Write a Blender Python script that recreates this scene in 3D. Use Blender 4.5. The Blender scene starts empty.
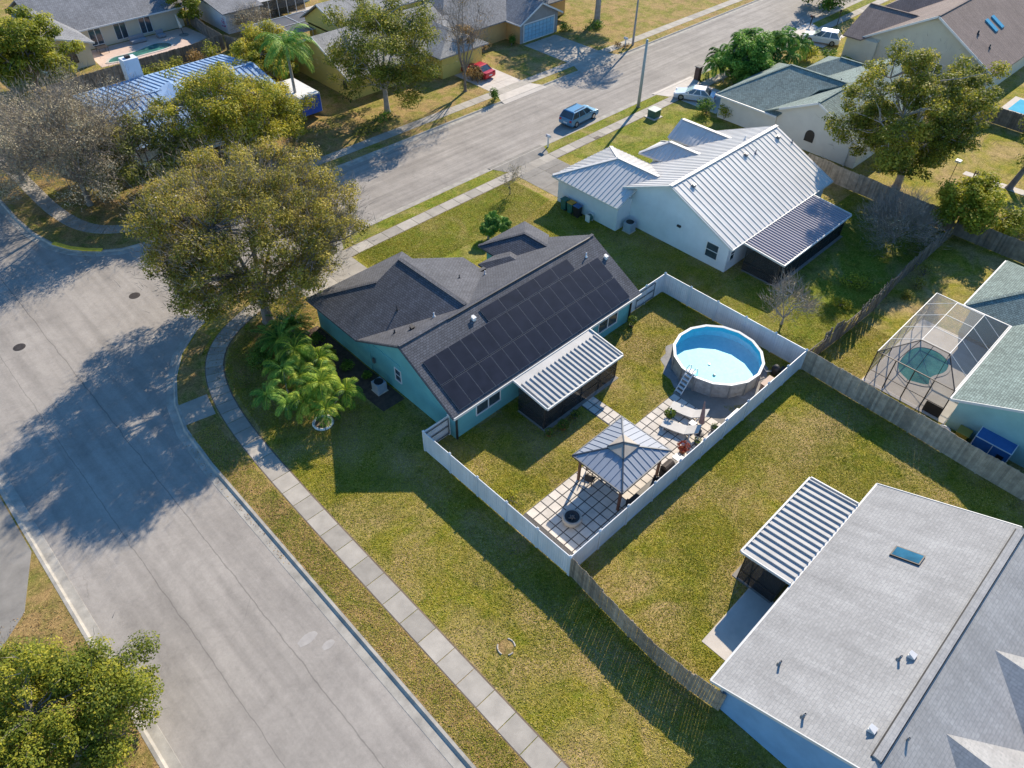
import bpy, bmesh, math, random
import numpy as np
from mathutils import Vector, Matrix
R=math.radians
scene=bpy.context.scene
col=scene.collection
rng=np.random.default_rng(7)
random.seed(7)

# ------------------------------------------------------------------ camera, sky, sun
CAMH=35.78; PITCH=0.778570; ROLL=0.018947; YAW=0.783669
fw=np.array([math.sin(YAW)*math.cos(PITCH),math.cos(YAW)*math.cos(PITCH),-math.sin(PITCH)])
r0=np.array([math.cos(YAW),-math.sin(YAW),0.0]); u0=np.cross(r0,fw)
r1=math.cos(ROLL)*r0+math.sin(ROLL)*u0; u1=-math.sin(ROLL)*r0+math.cos(ROLL)*u0
cd=bpy.data.cameras.new('camera'); cam=bpy.data.objects.new('camera',cd); col.objects.link(cam)
cam.matrix_world=Matrix(((r1[0],u1[0],-fw[0],0),(r1[1],u1[1],-fw[1],0),(r1[2],u1[2],-fw[2],CAMH),(0,0,0,1)))
cd.sensor_width=36; cd.lens=729.7/1024*36; cd.clip_start=.5; cd.clip_end=4000
scene.camera=cam
SUN=Vector((1.45,.56,1.0)).normalized()
w=bpy.data.worlds.new('World'); scene.world=w; w.use_nodes=True
nt=w.node_tree; bg=nt.nodes['Background']
sky=nt.nodes.new('ShaderNodeTexSky'); sky.sky_type='NISHITA'; sky.sun_disc=False
sky.sun_elevation=math.asin(SUN.z); sky.sun_rotation=math.atan2(SUN.x,SUN.y)
sky.air_density=1.0; sky.dust_density=0.0; sky.ozone_density=3.0
hs=nt.nodes.new('ShaderNodeHueSaturation'); hs.inputs['Saturation'].default_value=1.2; nt.links.new(sky.outputs[0],hs.inputs['Color']); nt.links.new(hs.outputs[0],bg.inputs[0]); bg.inputs[1].default_value=0.14
sl=bpy.data.lights.new('sun','SUN'); sl.energy=5.0; sl.angle=R(.55); sl.color=(1,.88,.71)
so=bpy.data.objects.new('sun',sl); col.objects.link(so); so.rotation_euler=SUN.to_track_quat('Z','Y').to_euler(); so.location=(60,20,60)
vs=scene.view_settings; vs.view_transform='Standard'; vs.look='None'; vs.exposure=0.72; vs.gamma=1

# ------------------------------------------------------------------ materials
def newmat(name):
    m=bpy.data.materials.new(name); m.use_nodes=True
    return m,m.node_tree,m.node_tree.nodes['Principled BSDF']
def N(t,ty,**k):
    n=t.nodes.new(ty)
    for a,b in k.items(): setattr(n,a,b)
    return n
def coords(t,uv=False):
    tc=N(t,'ShaderNodeTexCoord'); return tc.outputs['UV' if uv else 'Object']
def noise(t,vec,scale,detail=4,rough=.6,dist=0):
    n=N(t,'ShaderNodeTexNoise'); n.inputs['Scale'].default_value=scale; n.inputs['Detail'].default_value=detail
    n.inputs['Roughness'].default_value=rough; n.inputs['Distortion'].default_value=dist
    t.links.new(vec,n.inputs['Vector']); return n.outputs['Fac']
def ramp(t,fac,stops):
    n=N(t,'ShaderNodeValToRGB'); e=n.color_ramp.elements
    while len(e)<len(stops): e.new(.5)
    for i,(p,c) in enumerate(stops):
        e[i].position=p; e[i].color=(c[0],c[1],c[2],1) if not isinstance(c,(int,float)) else (c,c,c,1)
    t.links.new(fac,n.inputs[0]); return n.outputs[0]
def mix(t,a,b,fac,mode='MIX'):
    n=N(t,'ShaderNodeMix',data_type='RGBA',blend_type=mode)
    if isinstance(fac,(int,float)): n.inputs[0].default_value=fac
    else: t.links.new(fac,n.inputs[0])
    for i,v in ((6,a),(7,b)):
        if isinstance(v,tuple): n.inputs[i].default_value=(*v[:3],1)
        else: t.links.new(v,n.inputs[i])
    return n.outputs[2]
def bumpn(t,b,h,strength,dist):
    n=N(t,'ShaderNodeBump'); n.inputs['Strength'].default_value=strength; n.inputs['Distance'].default_value=dist
    t.links.new(h,n.inputs['Height']); t.links.new(n.outputs[0],b.inputs['Normal'])
def attr(t,name='tint'):
    n=N(t,'ShaderNodeAttribute'); n.attribute_name=name; return n.outputs['Fac']
def M(name,c,var=.18,scale=3.0,rough=.7,metal=0,fine=30,bump=.0,tint=0,spec=None):
    """plain surface with soft blotches and fine grain"""
    m,t,b=newmat(name); co=coords(t)
    f=noise(t,co,scale,5); g=noise(t,co,fine,3)
    lo=tuple(x*(1-var) for x in c); hi=tuple(min(1,x*(1+var)) for x in c)
    cc=ramp(t,f,[(.3,lo),(.7,hi)])
    cc=mix(t,cc,ramp(t,g,[(.25,1-var*.6),(.75,1.0)]),1.0,'MULTIPLY')
    if tint: cc=mix(t,cc,ramp(t,attr(t),[(0,1-tint),(1,1.0)]),1.0,'MULTIPLY')
    t.links.new(cc,b.inputs['Base Color']); b.inputs['Roughness'].default_value=rough; b.inputs['Metallic'].default_value=metal
    if spec is not None: b.inputs['Specular IOR Level'].default_value=spec
    if bump: bumpn(t,b,g,bump,.02)
    return m
def grass(name,green,olive,brown,bs=.28,amount=.5):
    m,t,b=newmat(name); co=coords(t)
    big=noise(t,co,bs,6,.65,.6); mid=noise(t,co,1.6,5,.7); fine=noise(t,co,5.5,6,.85); vf=noise(t,co,22,3,.85)
    c=mix(t,olive,green,ramp(t,mid,[(.36,0),(.62,1)]))
    c=mix(t,c,brown,ramp(t,big,[(amount-.08,1),(amount+.14,0)]))
    c=mix(t,c,brown,ramp(t,fine,[(.5,0),(.75,.75)]))
    c=mix(t,c,ramp(t,fine,[(.30,.40),(.70,1.6)]),1.0,'MULTIPLY')
    wd=noise(t,co,.9,4,.6,1.2); c=mix(t,c,ramp(t,wd,[(.30,.72),(.5,1.0),(.7,1.12)]),1.0,'MULTIPLY')
    c=mix(t,c,ramp(t,vf,[(.28,.5),(.72,1.5)]),1.0,'MULTIPLY')
    t.links.new(c,b.inputs['Base Color']); b.inputs['Roughness'].default_value=.95; b.inputs['Specular IOR Level'].default_value=.1
    bumpn(t,b,vf,.7,.08); return m
def shingle(name,c,dark,row=.16,wid=.25,var=.16,mort=.55):
    m,t,b=newmat(name); uv=coords(t,True)
    br=N(t,'ShaderNodeTexBrick'); t.links.new(uv,br.inputs['Vector'])
    br.inputs['Scale'].default_value=1; br.inputs['Brick Width'].default_value=wid; br.inputs['Row Height'].default_value=row
    br.inputs['Mortar Size'].default_value=.016; br.inputs['Mortar Smooth'].default_value=.5
    br.inputs['Color1'].default_value=(*[x*(1-var) for x in c],1); br.inputs['Color2'].default_value=(*[x*(1+var) for x in c],1)
    br.inputs['Mortar'].default_value=(*[x*mort for x in dark],1)
    g=noise(t,uv,45,3,.7); f=noise(t,uv,.35,5,.6)
    cc=mix(t,br.outputs[0],ramp(t,g,[(.2,.75),(.8,1.2)]),1.0,'MULTIPLY')
    cc=mix(t,cc,ramp(t,f,[(.3,.86),(.7,1.1)]),1.0,'MULTIPLY')
    cc=mix(t,cc,ramp(t,noise(t,uv,8,4,.8),[(.3,.84),(.7,1.14)]),1.0,'MULTIPLY')
    mp=N(t,'ShaderNodeMapping'); mp.inputs['Scale'].default_value=(1.3,.14,1); t.links.new(uv,mp.inputs[0])
    cc=mix(t,cc,ramp(t,noise(t,mp.outputs[0],1,5,.7),[(.35,.86),(.6,1.04)]),1.0,'MULTIPLY')
    t.links.new(cc,b.inputs['Base Color']); b.inputs['Roughness'].default_value=.92; b.inputs['Specular IOR Level'].default_value=.25
    bumpn(t,b,br.outputs['Fac'],-.5,.02); return m
def asphalt(name,c,seams=()):
    m,t,b=newmat(name); co=coords(t)
    sep=N(t,'ShaderNodeSeparateXYZ'); t.links.new(co,sep.inputs[0])
    mp=N(t,'ShaderNodeMapping'); mp.inputs['Scale'].default_value=(1.5,.07,1); t.links.new(co,mp.inputs[0])
    a=noise(t,co,.22,6,.65,.8); st=noise(t,mp.outputs[0],.9,5,.6); g=noise(t,co,55,3,.8); g2=noise(t,co,6,6,.75)
    cc=ramp(t,a,[(.3,tuple(x*.84 for x in c)),(.7,tuple(x*1.1 for x in c))])
    gx=N(t,'ShaderNodeMath',operation='GREATER_THAN'); t.links.new(sep.outputs[0],gx.inputs[0]); gx.inputs[1].default_value=15
    cc=mix(t,cc,mix(t,ramp(t,st,[(.35,.85),(.6,1.04)]),(1,1,1),gx.outputs[0]),1.0,'MULTIPLY')
    bl=noise(t,co,1.1,7,.75,.5); cc=mix(t,cc,ramp(t,bl,[(.30,.86),(.5,1.0),(.72,1.07)]),1.0,'MULTIPLY')
    cc=mix(t,cc,ramp(t,g,[(.25,.78),(.75,1.18)]),1.0,'MULTIPLY')
    cc=mix(t,cc,ramp(t,g2,[(.3,.9),(.7,1.06)]),1.0,'MULTIPLY')
    m2=N(t,'ShaderNodeMapping'); m2.inputs['Scale'].default_value=(.05,1.6,1); t.links.new(co,m2.inputs[0])
    cc=mix(t,cc,mix(t,(1,1,1),ramp(t,noise(t,m2.outputs[0],.9,5,.7),[(.38,.80),(.6,1.05)]),gx.outputs[0]),1.0,'MULTIPLY')
    # cracks: thin cell borders broken up by noise
    vv=N(t,'ShaderNodeVectorMath',operation='ADD'); nn=N(t,'ShaderNodeTexNoise'); nn.inputs['Scale'].default_value=.7; nn.inputs['Detail'].default_value=5
    t.links.new(co,nn.inputs['Vector']); t.links.new(co,vv.inputs[0]); t.links.new(nn.outputs['Color'],vv.inputs[1])
    v=N(t,'ShaderNodeTexVoronoi',feature='DISTANCE_TO_EDGE'); v.inputs['Scale'].default_value=.15; t.links.new(vv.outputs[0],v.inputs['Vector'])
    ck=ramp(t,v.outputs['Distance'],[(.0,.80),(.004,1.0)])
    cm=ramp(t,noise(t,co,.12,3),[(.52,0),(.60,1)])
    cc=mix(t,cc,mix(t,(1,1,1),ck,cm),1.0,'MULTIPLY')
    wob=noise(t,co,.5,4)
    for s,wd in seams:
        ad=N(t,'ShaderNodeMath',operation='MULTIPLY_ADD'); t.links.new(wob,ad.inputs[0]); ad.inputs[1].default_value=.35; t.links.new(sep.outputs[0],ad.inputs[2])
        sb=N(t,'ShaderNodeMath',operation='SUBTRACT'); t.links.new(ad.outputs[0],sb.inputs[0]); sb.inputs[1].default_value=s+.17
        ab=N(t,'ShaderNodeMath',operation='ABSOLUTE'); t.links.new(sb.outputs[0],ab.inputs[0])
        cc=mix(t,cc,ramp(t,ab.outputs[0],[(wd,.68),(wd+.02,1.0)]),1.0,'MULTIPLY')
    t.links.new(cc,b.inputs['Base Color']); b.inputs['Roughness'].default_value=.93; b.inputs['Specular IOR Level'].default_value=.2
    bumpn(t,b,g,.25,.02); return m
def leafmat(name,stops,trans=.42):
    m,t,b=newmat(name)
    c=ramp(t,attr(t),stops)
    b.inputs['Roughness'].default_value=.6; b.inputs['Specular IOR Level'].default_value=.25
    t.links.new(c,b.inputs['Base Color'])
    tr=N(t,'ShaderNodeBsdfTranslucent'); t.links.new(c,tr.inputs[0]); mx=N(t,'ShaderNodeMixShader'); mx.inputs[0].default_value=trans
    out=t.nodes['Material Output']; t.links.new(b.outputs[0],mx.inputs[1]); t.links.new(tr.outputs[0],mx.inputs[2]); t.links.new(mx.outputs[0],out.inputs[0])
    return m
def glassy(name,c,rough=.08,spec=.8):
    m,t,b=newmat(name); co=coords(t); f=noise(t,co,1.5,3)
    t.links.new(ramp(t,f,[(.3,tuple(x*.7 for x in c)),(.7,tuple(x*1.3 for x in c))]),b.inputs['Base Color'])
    b.inputs['Roughness'].default_value=rough; b.inputs['Specular IOR Level'].default_value=spec; return m
def seethrough(name,c,alpha,rough=.6):
    m,t,b=newmat(name); t.links.new(ramp(t,noise(t,coords(t),2,3),[(.2,tuple(x*.85 for x in c)),(.8,c)]),b.inputs['Base Color']); b.inputs['Roughness'].default_value=rough
    b.inputs['Alpha'].default_value=alpha; return m

G_FRONT=grass('lawn_grass',(.135,.162,.010),(.275,.235,.028),(.35,.255,.11),amount=.455)
G_DRY=grass('dry_grass',(.14,.16,.02),(.25,.22,.05),(.32,.22,.095),.5,.48)
G_LUSH=grass('lush_grass',(.105,.155,.010),(.20,.20,.022),(.29,.235,.085),.3,.38)
G_LEAFY=grass('leafy_ground',(.11,.135,.02),(.22,.19,.045),(.31,.205,.085),.7,.50)
ASPH=asphalt('pale_asphalt',(.335,.305,.270),[(4.1,.02),(.9,.012)])
CONC=M('concrete',(.41,.372,.315),.16,1.2,.9,fine=40,bump=.15,tint=.3)
CONC_D=M('old_concrete',(.27,.25,.22),.2,1.0,.92,fine=30,bump=.2,tint=.25)
CONC_L=M('light_concrete',(.52,.47,.41),.12,1.0,.9,fine=40)
KERB=M('kerb_concrete',(.36,.335,.29),.25,1.5,.92,fine=25,bump=.2)
WHITEV=M('white_vinyl',(.66,.68,.70),.10,.7,.5,fine=10,tint=.1)
WHITEP=M('white_paint',(.68,.675,.66),.06,1.5,.5)
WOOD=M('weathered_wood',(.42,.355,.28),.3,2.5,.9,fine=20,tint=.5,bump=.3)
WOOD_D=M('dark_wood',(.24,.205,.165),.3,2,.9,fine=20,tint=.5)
WOOD_S=M('picket_fence_wood',(.38,.31,.23),.3,2.5,.9,fine=20,tint=.5)  # the picket fence boards' own brown
TEAL=M('teal_stucco',(.125,.37,.385),.12,.7,.85,fine=40,bump=.3)
SH_DARK=shingle('charcoal_shingle',(.108,.112,.128),(.06,.06,.065),mort=.62)
SH_LIGHT=shingle('pale_grey_shingle',(.345,.34,.33),(.31,.315,.32),row=.16,wid=.32,mort=.86,var=.06)
SH_GREEN=shingle('green_grey_shingle',(.225,.285,.26),(.13,.17,.155),var=.2)
SH_BROWN=shingle('brown_shingle',(.235,.185,.165),(.16,.12,.11),var=.1)
SH_GREY=shingle('grey_shingle',(.24,.245,.255),(.15,.15,.16),var=.16)
SH_YEL=shingle('light_grey_shingle',(.37,.36,.34),(.25,.25,.25),var=.12)
METAL_W=M('white_metal_roofing',(.56,.545,.52),.07,.6,.6,0,fine=8)
METAL_B=M('pale_blue_metal_roofing',(.27,.40,.58),.08,.8,.55,0,fine=8)
METAL_P=M('patio_pan_metal',(.42,.415,.40),.12,.8,.65,0,fine=10)
METAL_M=M('mauve_pan_metal',(.34,.31,.335),.08,.6,.7,0,fine=10)
TRIM=M('white_trim',(.56,.56,.54),.05,2,.5)
BTRIM=M('bronze_frame',(.045,.04,.038),.15,3,.5,.3)
GLASS=glassy('window_glass',(.045,.065,.08))
SKYGL=glassy('skylight_glass',(.03,.13,.20),.1,.6)
SOLAR=glassy('solar_cell',(.013,.014,.022),.28,.4)
SOLFR=M('panel_frame',(.185,.19,.20),.1,4,.4,.6)
WHITEST=M('white_stucco',(.62,.66,.70),.09,.6,.85,fine=40,bump=.3)
CREAM=M('cream_stucco',(.60,.55,.43),.06,1,.85,fine=50)
BLUEST=M('blue_stucco',(.19,.36,.56),.12,.7,.85,fine=50)
YELST=M('yellow_stucco',(.62,.47,.12),.06,1,.85,fine=50)
SEAFOAM=M('seafoam_stucco',(.29,.48,.44),.12,.7,.85,fine=50)
TAN=M('tan_stucco',(.42,.36,.29),.06,1,.85,fine=50)
LBLUE=M('light_blue_door_paint',(.25,.45,.58),.06,1,.6)
BARK=M('bark',(.20,.17,.145),.3,2,.95,fine=12,bump=.4)
BARKG=M('grey_bark',(.34,.32,.30),.3,2,.95,fine=12,bump=.4)
POOLW=glassy('pool_liner_dummy',(.1,.3,.4))
BLACK=M('black_plastic',(.02,.02,.022),.2,3,.5)
IRON=M('cast_iron',(.06,.05,.045),.3,5,.7,.5)
TYRE=M('tyre_rubber',(.02,.02,.02),.2,5,.9)
CHROME=M('alloy_metal',(.45,.46,.48),.1,5,.3,.8)
PAVER=M('paver_stone',(.66,.60,.52),.12,2,.9,fine=40,tint=.22)
PEBBLE=M('dark_joint_gravel',(.10,.095,.09),.4,12,.95,fine=40)
REDC=M('red_paint',(.42,.015,.02),.1,1,.3)
SOIL=M('bare_soil',(.17,.125,.085),.3,1.5,.95,fine=30,bump=.4)
MULCH=M('mulch',(.09,.06,.045),.4,3,.95,fine=30,bump=.5)

# ------------------------------------------------------------------ mesh helpers
ORG={}
class MB:
    def __init__(s): s.v=[]; s.f=[]; s.t=[]; s.smooth=False
    def face(s,pts,tint=.5):
        b=len(s.v); s.v+= [tuple(map(float,p)) for p in pts]; s.f.append(tuple(range(b,b+len(pts)))); s.t.append(tint); return s
    def mesh(s,vs,fs,tint=.5):
        b=len(s.v); s.v+=[tuple(map(float,p)) for p in vs]
        for f in fs: s.f.append(tuple(b+i for i in f)); s.t.append(tint)
        return s
    def box(s,x0,x1,y0,y1,z0,z1,tint=.5):
        vs=[(x0,y0,z0),(x1,y0,z0),(x1,y1,z0),(x0,y1,z0),(x0,y0,z1),(x1,y0,z1),(x1,y1,z1),(x0,y1,z1)]
        return s.mesh(vs,[(0,3,2,1),(4,5,6,7),(0,1,5,4),(1,2,6,5),(2,3,7,6),(3,0,4,7)],tint)
    def bar(s,p,q,wd,h,up=(0,0,1),tint=.5):
        """rectangular bar from p to q"""
        p=Vector(p);q=Vector(q);d=(q-p).normalized(); u=Vector(up); sx=d.cross(u)
        if sx.length<1e-4: sx=d.cross(Vector((1,0,0)))
        sx.normalize(); uy=sx.cross(d).normalized(); a=sx*wd/2; b=uy*h/2
        vs=[p-a-b,p+a-b,p+a+b,p-a+b,q-a-b,q+a-b,q+a+b,q-a+b]
        return s.mesh(vs,[(0,3,2,1)[::-1],(4,5,6,7)[::-1],(0,1,5,4)[::-1],(1,2,6,5)[::-1],(2,3,7,6)[::-1],(3,0,4,7)[::-1]],tint)
    def tube(s,pts,rad,n=8,cap=True,tint=.5):
        pts=[Vector(p) for p in pts]
        if isinstance(rad,(int,float)): rad=[rad]*len(pts)
        rings=[];ref=Vector((.31,.17,.93))
        for i,p in enumerate(pts):
            d=(pts[min(i+1,len(pts)-1)]-pts[max(i-1,0)]).normalized()
            a=d.cross(ref)
            if a.length<.05: a=d.cross(Vector((1,0,0)))
            a.normalize(); b=d.cross(a)
            rings.append([p+(a*math.cos(2*math.pi*k/n)+b*math.sin(2*math.pi*k/n))*rad[i] for k in range(n)])
        vs=[v for r in rings for v in r]; fs=[]
        for i in range(len(pts)-1):
            for k in range(n):
                fs.append((i*n+k,i*n+(k+1)%n,(i+1)*n+(k+1)%n,(i+1)*n+k))
        if cap: fs.append(tuple(range(n))[::-1]); fs.append(tuple((len(pts)-1)*n+k for k in range(n)))
        return s.mesh(vs,fs,tint)
    def lathe(s,c,prof,n=24,tint=.5):
        """prof = [(r,z)...] around vertical axis at c"""
        vs=[(c[0]+r*math.cos(2*math.pi*k/n),c[1]+r*math.sin(2*math.pi*k/n),c[2]+z) for r,z in prof for k in range(n)]
        fs=[(i*n+k,i*n+(k+1)%n,(i+1)*n+(k+1)%n,(i+1)*n+k) for i in range(len(prof)-1) for k in range(n)]
        return s.mesh(vs,fs,tint)
    def prism(s,poly,z0,z1,tint=.5):
        n=len(poly); vs=[(x,y,z0) for x,y in poly]+[(x,y,z1) for x,y in poly]
        a=sum(poly[i][0]*poly[(i+1)%n][1]-poly[(i+1)%n][0]*poly[i][1] for i in range(n))
        if a<0: vs=[(x,y,z0) for x,y in poly[::-1]]+[(x,y,z1) for x,y in poly[::-1]]
        fs=[tuple(range(n))[::-1],tuple(range(n,2*n))]+[(i,(i+1)%n,n+(i+1)%n,n+i) for i in range(n)]
        return s.mesh(vs,fs,tint)
    def slab(s,polys,th=.14):
        """roof planes with thickness straight down"""
        for p in polys:
            n=len(p); nz=Vector((0,0,0))
            for i in range(n): nz+=Vector(p[i]).cross(Vector(p[(i+1)%n]))
            if nz.z<0: p=p[::-1]
            s.face(p); s.face([(x,y,z-th) for x,y,z in p[::-1]])
        cnt={}
        for p in polys:
            for i in range(len(p)):
                a=tuple(round(c,3) for c in p[i]); b=tuple(round(c,3) for c in p[(i+1)%len(p)])
                cnt.setdefault(frozenset((a,b)),[]).append((a,b))
        for k,l in cnt.items():
            if len(l)==1:
                a,b=l[0]; s.face([a,b,(b[0],b[1],b[2]-th),(a[0],a[1],a[2]-th)])
        return s
    def xsec(s,prof,x0,x1,axis='x'):
        """profile polygon [(h,z)] extruded along x (h=y) or y (h=x)"""
        n=len(prof)
        A=[(x0,h,z) if axis=='x' else (h,x0,z) for h,z in prof]; B=[(x1,h,z) if axis=='x' else (h,x1,z) for h,z in prof]
        return s.mesh(A+B,[tuple(range(n)),tuple(range(n,2*n))[::-1]]+[(i,n+i,n+(i+1)%n,(i+1)%n) for i in range(n)])
    def build(s,name,mat,parent=None,smooth=False,mod=None):
        o=ORG.get(parent.name,Vector((0,0,0))) if parent else Vector((0,0,0))
        me=bpy.data.meshes.new(name)
        v=np.array(s.v)-np.array(o)
        me.from_pydata(v.tolist(),[],s.f); 
        at=me.attributes.new('tint','FLOAT','FACE'); at.data.foreach_set('value',np.array(s.t,dtype=np.float32))
        uvl=me.uv_layers.new(name='UVMap')
        bm=bmesh.new(); bm.from_mesh(me)
        bmesh.ops.recalc_face_normals(bm,faces=bm.faces) if len(s.f)<30000 else None
        lay=bm.loops.layers.uv.active
        for f in bm.faces:
            n=f.normal; u=Vector((0,0,1)).cross(n)
            u=Vector((1,0,0)) if u.length<.02 else u.normalized()
            vv=n.cross(u)
            for l in f.loops: l[lay].uv=(l.vert.co.dot(u),l.vert.co.dot(vv))
            f.smooth=smooth
        bm.to_mesh(me); bm.free()
        me.materials.append(mat)
        ob=bpy.data.objects.new(name,me); col.objects.link(ob)
        if parent:
            ob.parent=parent
            ORG[ob.name]=o
        if mod:
            md=ob.modifiers.new('bevel','BEVEL'); md.width=mod; md.segments=2; md.limit_method='ANGLE'
        return ob
def tag(o,label=None,cat=None,group=None,kind=None):
    if label: o['label']=label
    if cat: o['category']=cat
    if group: o['group']=group
    if kind: o['kind']=kind
    return o
def thing(name,label,cat,loc=(0,0,0),group=None):
    """Empty at the base of a thing whose parts are given in world coordinates"""
    o=bpy.data.objects.new(name,None); col.objects.link(o); o.empty_display_size=.3; o.location=loc; ORG[o.name]=Vector(loc)
    return tag(o,label,cat,group)
def local(name,label,cat,group=None):
    """Empty whose parts are modelled round the origin; moved into place afterwards"""
    return thing(name,label,cat,(0,0,0),group)
def copytree(o,parent=None):
    c=o.copy(); col.objects.link(c); c.parent=parent
    for ch in list(o.children): copytree(ch,c)
    return c
def place(o,x,y,z=0,rz=0,s=1,label=None,group=None):
    o.location=(x,y,z); o.rotation_euler=(0,0,rz); o.scale=(s,s,s)
    if label: o['label']=label
    if group: o['group']=group
    return o
def cards(name,mat,parent,C,Nn,size,asp,tint,org=None):
    """many small leaf faces: centres C, normals Nn, size array, aspect, tint array"""
    n=len(C); o=np.array(ORG.get(parent.name,Vector((0,0,0)))) if parent else np.zeros(3)
    Nn=Nn/np.linalg.norm(Nn,axis=1,keepdims=True)
    rnd=rng.normal(size=(n,3)); U=np.cross(Nn,rnd); U/=np.linalg.norm(U,axis=1,keepdims=True)+1e-9; V=np.cross(Nn,U)
    s=size[:,None]; a=s*asp
    P=np.stack([C-U*s,C-V*a*.9+U*s*.1,C+U*s,C+V*a],1)-o
    me=bpy.data.meshes.new(name); me.vertices.add(4*n); me.vertices.foreach_set('co',P.reshape(-1).astype(np.float32))
    me.loops.add(4*n); me.loops.foreach_set('vertex_index',np.arange(4*n,dtype=np.int32))
    me.polygons.add(n); me.polygons.foreach_set('loop_start',np.arange(0,4*n,4,dtype=np.int32))
    me.update(calc_edges=True)
    at=me.attributes.new('tint','FLOAT','FACE'); at.data.foreach_set('value',tint.astype(np.float32))
    me.materials.append(mat); ob=bpy.data.objects.new(name,me); col.objects.link(ob)
    if parent: ob.parent=parent; ORG[ob.name]=ORG.get(parent.name,Vector((0,0,0)))
    return ob

# ================================================================== SETTING
gm=MB(); gm.face([(-1500,-1500,-.16),(1500,-1500,-.16),(1500,1500,-.16),(-1500,1500,-.16)])
tag(gm.build('ground',G_FRONT),kind='structure')
rd=MB(); rd.face([(-4,-80,-.12),(12,-80,-.12),(12,30,-.12),(30,47,-.12),(260,47,-.12),(260,61,-.12),(30,61,-.12),(12,68,-.12),(12,220,-.12),(-4,220,-.12)])
tag(rd.build('road',ASPH),kind='structure')
KA=[(7.05,-60),(7.05,20),(7.05,33.5),(7.25,37.2),(7.9,39.9),(8.95,42.2),(10.4,44.3),(12.4,46.0),(14.9,47.3),(18,48.15),(22,48.65),(26,48.8),(60,48.8),(240,48.8)]
KB=[(240,59.75),(60,59.75),(26,59.75),(18,59.7),(14.8,59.75),(12.9,60.2),(11.3,61.3),(9.9,62.9),(9.0,64.8),(8.4,67.6),(8.15,71),(8.1,200)]
KC=[(-3.15,200),(-3.15,60),(-3.15,-60)]
A=MB().prism(KA+[(240,-60)],-.4,0); tag(A.build('lawn',G_FRONT),kind='structure')
B=MB().prism(KB+[(240,200)],-.4,0); tag(B.build('lawn',G_DRY),kind='structure')
Cc=MB().prism(KC+[(-200,-60),(-200,200)],-.4,0); tag(Cc.build('lawn',G_LEAFY),kind='structure')
def offs(pl,d):
    out=[]
    for i,p in enumerate(pl):
        a=Vector(pl[max(i-1,0)]);b=Vector(pl[min(i+1,len(pl)-1)]); t=(b-a).normalized(); n=Vector((t.y,-t.x)); out.append((p[0]+n.x*d,p[1]+n.y*d))
    return out
def resample(pl,step):
    out=[pl[0]]
    for a,b in zip(pl,pl[1:]):
        L=math.dist(a,b); n=max(1,int(round(L/step)))
        out+=[(a[0]+(b[0]-a[0])*k/n,a[1]+(b[1]-a[1])*k/n) for k in range(1,n+1)]
    return out
def smooth(pl,it=2):
    for _ in range(it):
        o=[pl[0]]
        for a,b in zip(pl,pl[1:]): o+=[(a[0]*.75+b[0]*.25,a[1]*.75+b[1]*.25),(a[0]*.25+b[0]*.75,a[1]*.25+b[1]*.75)]
        pl=o+[pl[-1]]
    return pl
def kerb(pl,side,name='kerb'):
    # side=+1: road lies to the left of travel direction
    prof=[(-.06,.012),(.10,.02),(.17,-.06),(.22,-.098),(.68,-.108),(.70,-.14)]
    L=[offs(pl,-side*d) for d,z in prof]; m=MB()
    for j in range(len(prof)-1):
        for i in range(len(pl)-1):
            m.face([(*L[j][i],prof[j][1]),(*L[j][i+1],prof[j][1]),(*L[j+1][i+1],prof[j+1][1]),(*L[j+1][i],prof[j+1][1])])
    return tag(m.build(name,KERB),kind='structure')
kerb(KA,1); kerb([p for p in KB],1); kerb(KC,1)
def strip(inner,outer,z,gap=.02,mat=CONC,name='sidewalk',th=.08):
    m=MB()
    for i in range(len(inner)-1):
        a,b,c,d=map(Vector,(inner[i],inner[i+1],outer[i+1],outer[i])); L=(b-a).length; g=gap/max(L,.1)
        a2=a.lerp(b,g);b2=b.lerp(a,g);d2=d.lerp(c,g);c2=c.lerp(d,g)
        m.prism([tuple(a2),tuple(b2),tuple(c2),tuple(d2)],z-th,z+random.uniform(-.002,.002),random.random())
    return tag(m.build(name,mat),kind='structure')
ctr=[(9.5,-40),(9.5,20),(9.6,31.5),(10.0,36.5),(10.7,39.8),(11.9,42.4),(13.9,44.2),(17,45.5),(21,46.3),(26,46.65),(60,46.7),(200,46.7)]
ctr=resample(smooth(ctr,2),1.5); 
strip(offs(ctr,.6),offs(ctr,-.6),.018)
strip(offs(ctr,.69),offs(ctr,.60),.006,0,SOIL,'edging_strip'); strip(offs(ctr,-.60),offs(ctr,-.66),.006,0,SOIL,'edging_strip')
ctr=[(10.85,150),(10.85,74),(11.1,69),(11.9,65.4),(13.8,63.2),(17,62.1),(24,61.8),(34,61.75),(200,61.75)]
ctr=resample(smooth(ctr,2),1.5); strip(offs(ctr,.65),offs(ctr,-.65),.018)
# verge between kerb and sidewalk, browner with leaf litter
def sheet(name,poly,z,mat,kind='structure'):
    return tag(MB().prism(poly,z-.05,z).build(name,mat),kind=kind)
vA=[(7.12,-40),(7.12,33.5),(7.32,37.2),(8.0,39.9),(9.05,42.1),(10.5,44.2),(12.5,45.85),(12.9,44.6),(11.2,43.0),(10.0,40.3),(9.35,36.9),(8.9,31.6),(8.85,20),(8.85,-40)]
sheet('verge_grass',vA,.004,G_LEAFY)
sheet('verge_grass',[(26.5,47.35),(200,47.35),(200,48.7),(26.5,48.7)],.004,G_LUSH)
sheet('verge_grass',[(12.7,61),(10.4,63.6),(9.3,66.5),(8.6,72),(8.6,110),(10.1,110),(10.1,72),(10.7,67.5),(11.6,64.4),(14.2,62.3),(20,61.1),(20,60.0),(15,60)],.004,G_LEAFY)
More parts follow.
